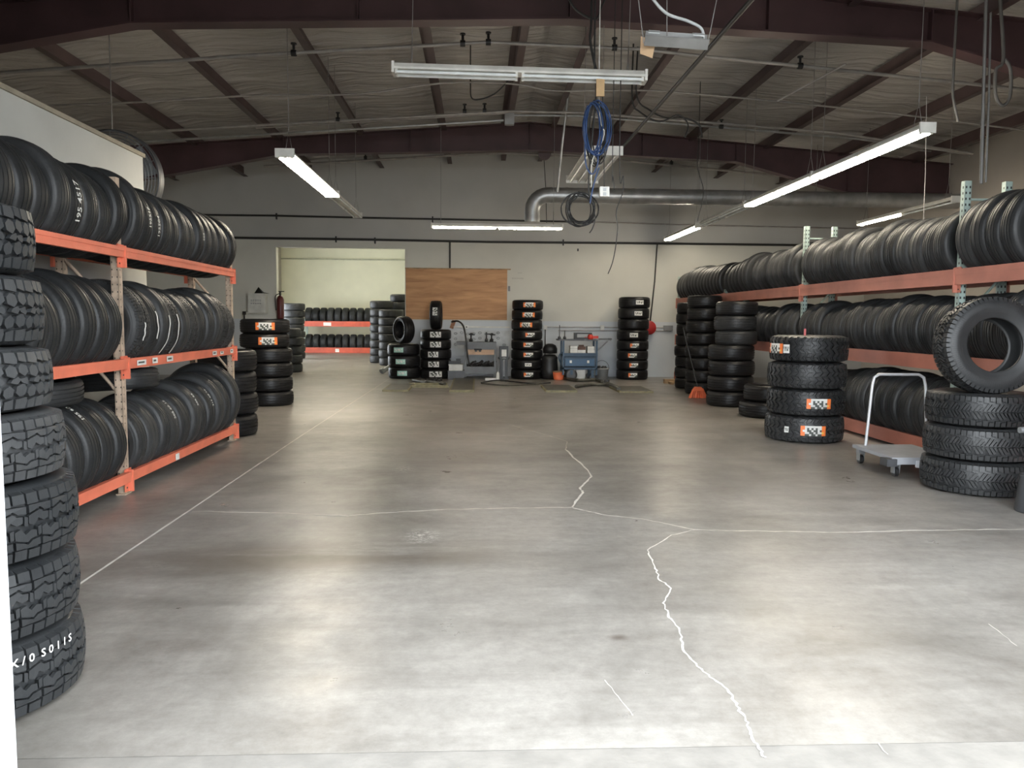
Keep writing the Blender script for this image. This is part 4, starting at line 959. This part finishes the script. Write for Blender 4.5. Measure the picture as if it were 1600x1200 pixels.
m = MB(); m.tube([(xr - .5, -.262, (z2 + z3) / 2 + .03), (xr - .33, -.262, (z2 + z3) / 2 + .03)], .018, 8); m.cbox((xr - .46, -.262, (z2 + z3) / 2 + .01), (.05, .02, .07)); m.cbox((xr - .37, -.262, (z2 + z3) / 2 + .01), (.05, .02, .07)); m.build('drawer_handle', BLACK, root)
mb = MB()
for k in range(12): x = xl + .06 + k * (xr - xl - .12) / 12; mb.tube([(x, -.2 + .03 * (k % 3), z_ + .03), (x + .1, -.1 + .05 * (k % 2), z_ + .06 + .03 * (k % 3))], .025 + .008 * (k % 2), 6)
o = mb.build('tool_pile', BLACK); o.location = (c.x, Yb_, 0); tag(o, 'dark jumble of tools on the lower shelf of the grey trolley', 'tools', kind='stuff')
for k, (x, h_, r_) in enumerate(((736, .20, .045), (760, .22, .04), (768, .2, .045))):
    v = Q(x, 534); m = MB(); m.lathe([(0, 0), (r_, 0), (r_ * .9, h_ * .25), (r_ * .35, h_ * .4), (r_ * .4, h_ * .75), (r_ * (1.3 if k != 1 else .4), h_ * .8), (r_ * .3, h_), (0, h_)], 14); m.cbox((.03, 0, h_ * .8), (.11, .03, .03))
    tag(m.build('spray_tool' if k != 1 else 'bottle', BLACK, None, (c.x + v.x, Yb_, zt)), ('black air tool at the left of the grey trolley top', 'dark bottle on the grey trolley top, between two tools', 'black air tool at the right end of the grey trolley top')[k], 'tool' if k != 1 else 'bottle')
line('hose', 'black hose arching from the wall down to the grey trolley', 'hose', [P(706, 503, 17.9), P(716, 502, 17.6), P(724, 510, 17.3), P(728, 530, 17.2), P(730, 550, 17.2), P(733, 570, 17.2)], .02, CABLE, 8, 6)
m = MB(); m.cbox((0, 0, 0), (.09, .03, .2)); o = tag(m.build('clipboard', mat('rusty_tag', (.32, .16, .09), .7), None, P(707.5, 507, YB - .02)), 'small brown hanging board beside the hose arch', 'tag'); o.rotation_euler = (0, math.radians(20), 0)
# boxes left of the bench
v = P(712, 588, 17.5)
m = MB(); m.box((-.17, -.2, 0), (.20, .2, .18)); m.box((-.18, -.21, .17), (.21, .21, .2)); tag(m.build('storage_box', DGREY, None, (v.x, 17.5, 0)), 'dark box on the floor between grey stack and trolley', 'box')
m = MB(); m.box((-.15, -.18, 0), (.16, .18, .13)); m.box((-.16, -.19, .12), (.17, .19, .14)); tag(m.build('storage_box', mat('white_carton', (.62, .62, .6), .7), None, (v.x, 17.5, .201)), 'white carton resting on the dark floor box', 'box')
m = MB(); m.cbox((0, 0, .035), (.28, .1, .07)); m.cbox((.08, 0, .09), (.1, .06, .05)); tag(m.build('air_gun', BLACK, None, (v.x - .02, 17.5, .342)), 'black tool lying on the white carton', 'tool')
m = MB(); m.box((-.14, -.1, 0), (.1, .1, .05)); m.tube([(.14, 0, 0), (.14, 0, .16)], .04, 12); m.tube([(.14, 0, .16), (.14, 0, .19)], .02, 10)
v = P(768, 586, 17.2); tag(m.build('white_bottle', WHITEP, None, (v.x, 17.2, 0)), 'white bottle and flat pack on the floor under the trolley', 'bottle')
# black machine with a display
v = P(787, 587, 17.6)
root = thing('inflator_station', 'black column machine with a small lit-white display beside the tall stack', 'machine', (v.x, 17.6, 0))
def Q2(x, y): w_ = P(x, y, 17.6); return w_.x - v.x, w_.z
zt_ = Q2(787, 541)[1]; zm = Q2(787, 560)[1]
m = MB(); m.box((-.09, -.1, 0), (-.02, .1, zm)); m.box((.02, -.1, 0), (.09, .1, zm)); m.box((-.11, -.12, 0), (.11, .12, .04)); m.build('column', BLACK, root)
m = MB(); m.box((-.1, -.13, zm), (.1, .08, zt_)); m.build('head', BLACK, root)
m = MB(); m.box((-.055, -.137, zm + .05), (.055, -.13, zt_ - .07)); m.build('display', WHITEP, root)
m = MB(); m.lathe([(.10, .0), (.14, .04), (.13, .06), (.09, .02)], 24, closed=True); o = m.build('hose_ring', STEEL, root, (0, 0, zm - .03))
m = MB(); m.box((-.022, -.11, .05), (-.014, -.098, zm)); m.box((.014, -.11, .05), (.022, -.098, zm)); m.build('chrome_strip', STEEL, root)
# black bags and pole
v = P(857, 588, 17.65)
m = MB(); m.lathe([(0, 0), (.19, .01), (.2, .2), (.17, .45), (.19, .5), (.14, .56), (0, .57)], 18); 
for i, p_ in enumerate(m.v): m.v[i] = (p_[0] * (1 + .09 * math.sin(p_[2] * 20 + p_[1] * 15)), p_[1] * (1 + .1 * math.cos(p_[2] * 17)), p_[2])
tag(m.build('trash_bag', BLACK, None, (v.x + .02, 17.65, 0)), 'tall black bag standing between the centre stack and the blue cart', 'bag')
m = MB(); m.lathe([(0, 0), (.15, .02), (.18, .12), (.14, .2), (.05, .24), (0, .24)], 16)
for i, p_ in enumerate(m.v): m.v[i] = (p_[0] * (1 + .15 * math.sin(p_[2] * 30)), p_[1], p_[2])
tag(m.build('trash_bag', BLACK, None, (v.x + .03, 17.65, .575)), 'small black bundle lying over the tall black bag', 'bag')
line('wooden_pole', 'thin pole leaning on the wall beside the black bags', 'pole', [P(851, 590, 18.1), P(852, 515, 18.33)], .012, CABLE, 6)
v = P(873, 590, 17.45)
m = MB(); m.lathe([(0, 0), (.11, 0), (.135, .17), (.14, .17), (.115, -.0)], 24); m.lathe([(0, .171), (.145, .171), (.145, .195), (0, .2)], 24, 1); tag(m.build('bucket', [INKO, mat('tan_lid', (.35, .2, .12), .6)], None, (v.x, 17.45, 0)), 'small orange tub with a tan lid beside the blue cart', 'bucket')
# blue service cart
Yc = 17.5; v0 = P(903, 590, Yc)
root = thing('service_cart', 'blue steel service cart with drawers and wheels by the back wall', 'cart', (v0.x, Yc, 0))
def Q3(x, y): w_ = P(x, y, Yc); return Vector((w_.x - v0.x, 0, w_.z))
x0, x1 = Q3(877, 560).x, Q3(931, 560).x; zt = Q3(900, 530).z; zs = Q3(900, 553).z; zb = Q3(900, 573).z
m = MB(); m.box((x0 - .1, -.26, zt - .03), (x1 + .0, .26, zt)); m.build('top_shelf', DGREY, root)
for x in (x0, x1 - .04):
    for y in (-.25, .21): m = MB(); m.box((x, y, .12), (x + .04, y + .04, zt - .03)); m.build('corner_post', BLUEP, root)
m = MB(); m.box((x0, -.25, zs - .03), (x1, .25, zs)); m.box((x0, -.26, zs - .05), (x1, -.25, zs + .03)); m.build('middle_shelf', BLUEP, root)
m = MB(); m.box((x0 + .05, -.24, zb + .02), (x1 - .05, .24, zs - .06)); m.build('drawer_case', BLUEP, root)
m = MB(); m.box((x0 + .07, -.265, zb + .04), (x1 - .08, -.241, zs - .10)); dr = m.build('drawer', mat('bright_blue_paint', (.02, .08, .17), .4), root)
m = MB()
for xx in (x0 + .16, x1 - .24): m.box((xx, -.28, zb + .1), (xx + .05, -.266, zb + .16))
m.build('latch', WHITEP, dr)
m = MB(); m.box((x0, -.25, zb - .05), (x1, .25, zb)); m.build('bottom_shelf', BLUEP, root)
m = MB(); m.box((x0 + .32, -.255, .02), (x1 - .28, -.24, zb - .06)); m.build('lower_panel', PALEG, root)
for (xx, rr) in ((x0 + .2, .13), (x1 - .12, .07)):
    for y in (-.3, .24):
        m = MB(); m.lathe([(0, -.02), (rr * .55, -.02), (rr, -.025), (rr, .025), (rr * .55, .02), (0, .02)], 22, M=Matrix.Translation((xx, y, rr)) @ Matrix.Rotation(PI / 2, 4, 'X')); m.build('wheel', DGREY, root)
        m = MB(); m.box((xx - .03, y - .035, rr), (xx + .03, y + .035, max(zb - .05, rr + .01))); m.build('wheel_fork', BLUEP, root)
m = MB(); m.tube(smooth_path([(x0 - .02, -.24, zb + .05), (x0 - .08, -.24, zb + .2), (x0 - .06, -.24, zs), (x0, -.24, zs + .05)], 5), .014, 8); m.build('push_handle', BLUEP, root)
m = MB(); m.box((x1, -.2, zt - .03), (Q3(953, 531).x, .2, zt - .01)); m.tube([(x1, -.18, zt - .25), (Q3(948, 531).x, -.18, zt - .03)], .015, 6); m.build('side_wing', STEEL, root)
# things on the cart
cartp = Vector((v0.x, Yc, 0))
items = ((x0 + .26, 'white carton on the blue cart middle shelf, leftmost', .17, .1, zs), (x0 + .44, 'white carton on the blue cart middle shelf, middle one', .18, .1, zs), (x1 - .15, 'white carton on the blue cart middle shelf, rightmost', .16, .09, zs))
for (xx, lb, wd, hh, zz) in items:
    m = MB(); m.box((-wd / 2, -.12, 0), (wd / 2, .12, hh)); m.box((-wd / 2 - .002, -.122, hh * .35), (wd / 2 + .002, .12, hh * .4), 1); tag(m.build('carton', [WHITEP, GREYP], None, cartp + Vector((xx, -.1, zz))), lb, 'box')
for (xx, lb, wd) in ((x0 + .26, 'white carton stacked over the leftmost one on the blue cart', .16), (x1 - .15, 'white carton stacked over the rightmost one on the blue cart', .15)):
    m = MB(); m.box((-wd / 2, -.12, 0), (wd / 2, .12, .09)); m.box((-wd / 2 - .002, -.122, .03), (wd / 2 + .002, .12, .035), 1); tag(m.build('carton', [WHITEP, GREYP], None, cartp + Vector((xx, -.1, zs + (.101 if xx < 0 else .091)))), lb, 'box')
m = MB(); m.box((-.09, -.1, 0), (.09, .1, .07)); m.cbox((0, 0, .09), (.12, .06, .04)); tag(m.build('tool_case', mat('brown_case', (.10, .05, .035), .6), None, cartp + Vector((x0 + .44, -.1, zs + .101))), 'small brown case over the middle carton on the blue cart', 'box')
m = MB(); m.box((-.2, -.08, 0), (.2, .08, .04)); m.box((-.2, -.08, .12), (.2, .08, .15)); m.box((-.2, -.08, .04), (-.14, .08, .12)); m.box((.15, -.08, .04), (.2, .08, .12)); tag(m.build('tool_case', BLACK, None, cartp + Vector((x0 + .48, -.05, zt))), 'open black carry case on top of the blue cart', 'case')
m = MB(); m.lathe([(0, 0), (.06, 0), (.07, .05), (.05, .11), (0, .12)], 14); m.cbox((.1, 0, .05), (.16, .06, .06)); m.cbox((-.08, 0, .03), (.1, .05, .05)); tag(m.build('impact_wrench', REDP, None, cartp + Vector((x1 - .15, -.1, zt))), 'red power tool on top of the blue cart', 'tool')
m = MB(); m.cbox((0, 0, .02), (.3, .04, .03)); m.cbox((.1, .0, .02), (.05, .09, .04)); tag(m.build('wrench', DGREY, None, cartp + Vector((x1 + .2, -.06, zt - .01))), 'dark hand tool on the side wing of the blue cart', 'tool')
for (xx, hh, lb) in ((x0 - .06, .32, 'tall thin'), (x0 + .06, .2, 'shorter')):
    m = MB(); m.lathe([(0, 0), (.035, 0), (.035, .05), (.012, .07), (.01, hh), (0, hh)], 12); tag(m.build('screwdriver', DGREY, None, cartp + Vector((xx, -.1, zt))), lb + ' dark tool standing at the left of the blue cart top', 'tool')
# grey bucket
v = P(940, 588, 17.5)
root = thing('bucket', 'grey plastic bucket with a raised wire handle right of the blue cart', 'bucket', (v.x, 17.5, 0))
m = MB(); m.lathe([(0, 0), (.135, 0), (.155, .23), (.17, .24), (.17, .27), (.15, .27), (.13, .03), (0, .03)], 28); m.build('pail', GREYP, root)
m = MB(); m.tube([(.165 * math.cos(a), 0, .26 + .18 * math.sin(a)) for a in [PI * i / 14 for i in range(15)]], .005, 6); m.build('handle', BLACK, root)
m = MB()
for k in range(6): m.lathe([(0, 0), (.05, .0), (.04, .05), (0, .08)], 8, M=Matrix.Translation((.08 * math.cos(k), .08 * math.sin(k), .24)))
m.build('rag', BLACK, root)
# red hose reel
v = P(1014, 512, YB - .12)
root = thing('hose_reel', 'red round reel on the back wall half hidden by the stack', 'reel', v)
m = MB(); m.lathe([(0, -.06), (.16, -.06), (.165, -.05), (.10, -.04), (.10, .04), (.165, .05), (.16, .06), (0, .06)], 28, M=Matrix.Rotation(PI / 2, 4, 'X')); m.build('drum', mat('reel_red', (.38, .02, .02), .5), root)
m = MB(); m.box((-.04, .05, -.05), (.04, .12, .05)); m.build('wall_bracket', BLACK, root)
# small marks on wall
m = MB(); m.cbox((0, 0, 0), (.03, .03, .06)); tag(m.build('wall_hook', BLACK, None, P(903, 390.5, YB - .015)), 'tiny black fitting on the back wall under the lower conduit', 'fitting')
m = MB(); m.cbox((0, 0, 0), (.05, .02, .12)); tag(m.build('wall_switch', GREYP, None, P(795.5, 451, YB - .01)), 'small grey wall box right of the plywood sheet', 'switch')
m = MB(); q = P(810, 435, YB - .004)
for k in range(8): m.cbox((-.14 + k * .035, 0, 0), (.022, .004, .03))
for k in range(3): m.cbox((.0 + k * .035, 0, .13), (.022, .004, .02))
tag(m.build('wall_notice', mat('faded_print', (.46, .44, .40), .8), None, q), 'faint faded lettering on the back wall right of the plywood', 'lettering')

# ------------------------------------------------------------------ floor lifts
def pad(root, c_, x0, y0, x1, y1, h=.035):
    m = MB(); m.box((x0 - c_.x, y0 - c_.y, 0), (x1 - c_.x, y1 - c_.y, h)); m.box((x0 - c_.x + .03, y0 - c_.y + .03, h), (x1 - c_.x - .03, y1 - c_.y - .03, h + .004), 1); return m.build('lift_pad', [YEL, OLIVE], root)
a, b, c_, d_ = PZ(597, 612), PZ(637, 602), PZ(702, 613), PZ(741, 592)
cc = PZ(670, 605)
root = thing('floor_lift', 'low steel vehicle lift lying on the floor before the left stacks', 'lift', cc)
pad(root, cc, a.x, a.y, PZ(638, 612).x, b.y); pad(root, cc, c_.x, c_.y, PZ(741, 613).x, PZ(702, 594).y, .045)
y_ = PZ(670, 605).y
m = MB(); m.box((PZ(639, 607).x - cc.x, y_ - .12 - cc.y, 0), (PZ(700, 607).x - cc.x, y_ - .03 - cc.y, .045)); m.box((PZ(641, 600).x - cc.x, y_ + .45 - cc.y, 0), (PZ(700, 600).x - cc.x, y_ + .52 - cc.y, .045)); m.build('cross_bar', YEL, root)
m = MB(); m.tube([PZ(660, 598) - cc + Vector((0, 0, .04)), PZ(695, 603) - cc + Vector((0, 0, .04))], .035, 8); m.tube([PZ(645, 596) - cc + Vector((0, 0, .03)), PZ(665, 600) - cc + Vector((0, 0, .03))], .03, 8); m.build('lift_arm', OLIVE, root)
m = MB()
for k in range(7): m.lathe([(0, 0), (.06, 0), (.05, .05), (0, .07)], 8, M=Matrix.Translation(PZ(668 + k * 3.2, 595 + (k % 2) * 1.5) - cc))
o = m.build('rubber_blocks', BLACK, None, cc); tag(o, 'pile of small black rubber blocks beside the left floor lift', 'blocks', kind='stuff')
m = MB(); m.tube([Vector((0, 0, .05)), PZ(607, 568 + 6) * 0 + Vector((.32, .35, .30))], .055, 10); m.tube([Vector((-.03, -.03, .05)), Vector((.02, .02, .09))], .07, 10)
v = PZ(598, 584); tag(m.build('floor_jack_handle', STEEL, None, v), 'pale metal tube leaning against the short green-labelled stack', 'pipe')
cc = PZ(925, 606)
root = thing('floor_lift', 'low steel vehicle lift with curved arms before the blue cart', 'lift', cc)
a = PZ(853, 613); b = PZ(888, 604); pad(root, cc, a.x, a.y, b.x + .02, b.y)
a = PZ(968, 614); b = PZ(1000, 606); pad(root, cc, a.x, a.y, b.x + .02, b.y)
for pts in ([(884, 594), (905, 597), (930, 596), (941, 599)], [(900, 607), (920, 604), (945, 604), (958, 607), (966, 612)], [(949, 602), (960, 606), (968, 611)]):
    m = MB(); m.tube(smooth_path([PZ(x, y) - cc + Vector((0, 0, .04)) for x, y in pts], 5), .035, 8); m.build('lift_arm', OLIVE, root)
m = MB(); m.tube([PZ(948, 600) - cc + Vector((0, 0, 0)), PZ(948, 600) - cc + Vector((0, 0, .09))], .06, 12); m.build('swivel', DGREY, root)
line('hose', 'dark hose lying in a long curve across the far floor', 'hose', [PZ(752, 598, .015), PZ(775, 594, .015), PZ(800, 596, .015), PZ(830, 599, .015), PZ(860, 598, .015)], .015, CABLE, 6, 6)
line('hose', 'second dark hose lying nearer on the far floor', 'hose', [PZ(752, 599, .016), PZ(790, 602, .016), PZ(820, 601, .016), PZ(848, 599, .016)], .014, OLIVE, 6, 6)
m = MB(); m.box((-.12, -.06, 0), (.12, .06, .09)); m.box((-.05, -.3, .0), (.02, -.06, .05)); o = tag(m.build('timber_offcut', WOOD, None, PZ(1046, 599)), 'short timber offcut on the floor by the farthest right stack', 'wood')

# ------------------------------------------------------------------ red broom
v = PZ(1090, 622); hx = Vector((v.x, v.y, 0))
root = thing('broom', 'orange-red push broom head with a thin dark handle leaning on the stack', 'broom', hx)
m = MB()
for k in range(60):
    fx_ = rnd.uniform(-.17, .17); fy_ = rnd.uniform(-.07, .07)
    m.tube([(fx_ * .5, fy_ * .5, .17), (fx_, fy_, .004)], .012, 4)
m.build('bristles', INKO, root)
m = MB(); m.prism([(-.10, .13), (.10, .13), (.05, .20), (-.05, .20)], 'y', -.05, .05); m.build('head_block', INKO, root)
top = P(1067, 512, v.y + .15) - hx
m = MB(); m.tube([(0, 0, .18), top], .011, 8); m.build('handle', DARKP, root)

# ------------------------------------------------------------------ platform cart
YC = 6.75
pz = PZ(1406, 705, .17)
root = thing('platform_cart', 'grey platform cart with a bent tube handle beside the mud-terrain stack', 'cart', (pz.x, pz.y, 0))
w2, l2 = .27, .36
m = MB(); m.box((-w2, -l2, .145), (w2 + .05, l2, .175)); m.box((-w2 - .02, -l2 - .01, .115), (w2 + .07, -l2 + .01, .16)); m.build('deck', mat('grey_deck', (.30, .31, .33), .5, 0, .1), root)
m = MB(); m.box((-w2 - .06, -l2 - .03, .10), (-w2 + .03, -l2 + .09, .165)); m.box((w2 - .0, -l2 - .03, .10), (w2 + .13, -l2 + .10, .165)); m.build('corner_bumper', DGREY, root)
m = MB(); m.box((-.06, -l2 - .022, .09), (.17, -l2 - .0, .15)); m.build('name_plate', mat('pale_plate', (.62, .63, .66), .4), root)
for (x, y) in ((-w2 + .06, -l2 + .05), (w2 - .02, -l2 + .05), (-w2 + .06, l2 - .05), (w2 - .02, l2 - .05)):
    m = MB(); m.box((x - .03, y - .03, .10), (x + .03, y + .03, .145)); m.box((x - .026, y - .03, .03), (x - .02, y + .03, .1)); m.box((x + .02, y - .03, .03), (x + .026, y + .03, .1)); cs = m.build('caster', STEEL, root)
    m = MB(); m.tube([(x - .016, y, .042), (x + .016, y, .042)], .042, 18); m.build('wheel', BLACK, cs)
hy = l2 - .06; ht = .86; hp = [(-w2 + .10, hy, .17), (-w2 + .14, hy, ht - .10), (-w2 + .155, hy, ht - .03), (-w2 + .20, hy, ht), (w2 + .05, hy, ht), (w2 + .10, hy, ht - .03), (w2 + .12, hy, ht - .10), (w2 + .16, hy, .17)]
m = MB(); m.tube(hp, .014, 12); m.build('push_handle', mat('pale_tube', (.55, .56, .58), .35, .3, .05), root)

# grey cylinder and lever at the right edge
q = PZ(1612, 800)
root = thing('metal_can', 'dark grey metal can standing at the right edge before the stack', 'can', (q.x + .02, q.y, 0))
m = MB(); m.lathe([(0, 0), (.12, 0), (.125, .01), (.105, .26), (.11, .27), (.095, .27), (.09, .02), (0, .02)], 28); m.build('body', DGREY, root)
line('lever', 'grey rod with a round knob poking in at the right edge', 'rod', [P(1700, 668, 5.2), P(1593, 672, 5.2)], [.022, .022], STEEL, 12)
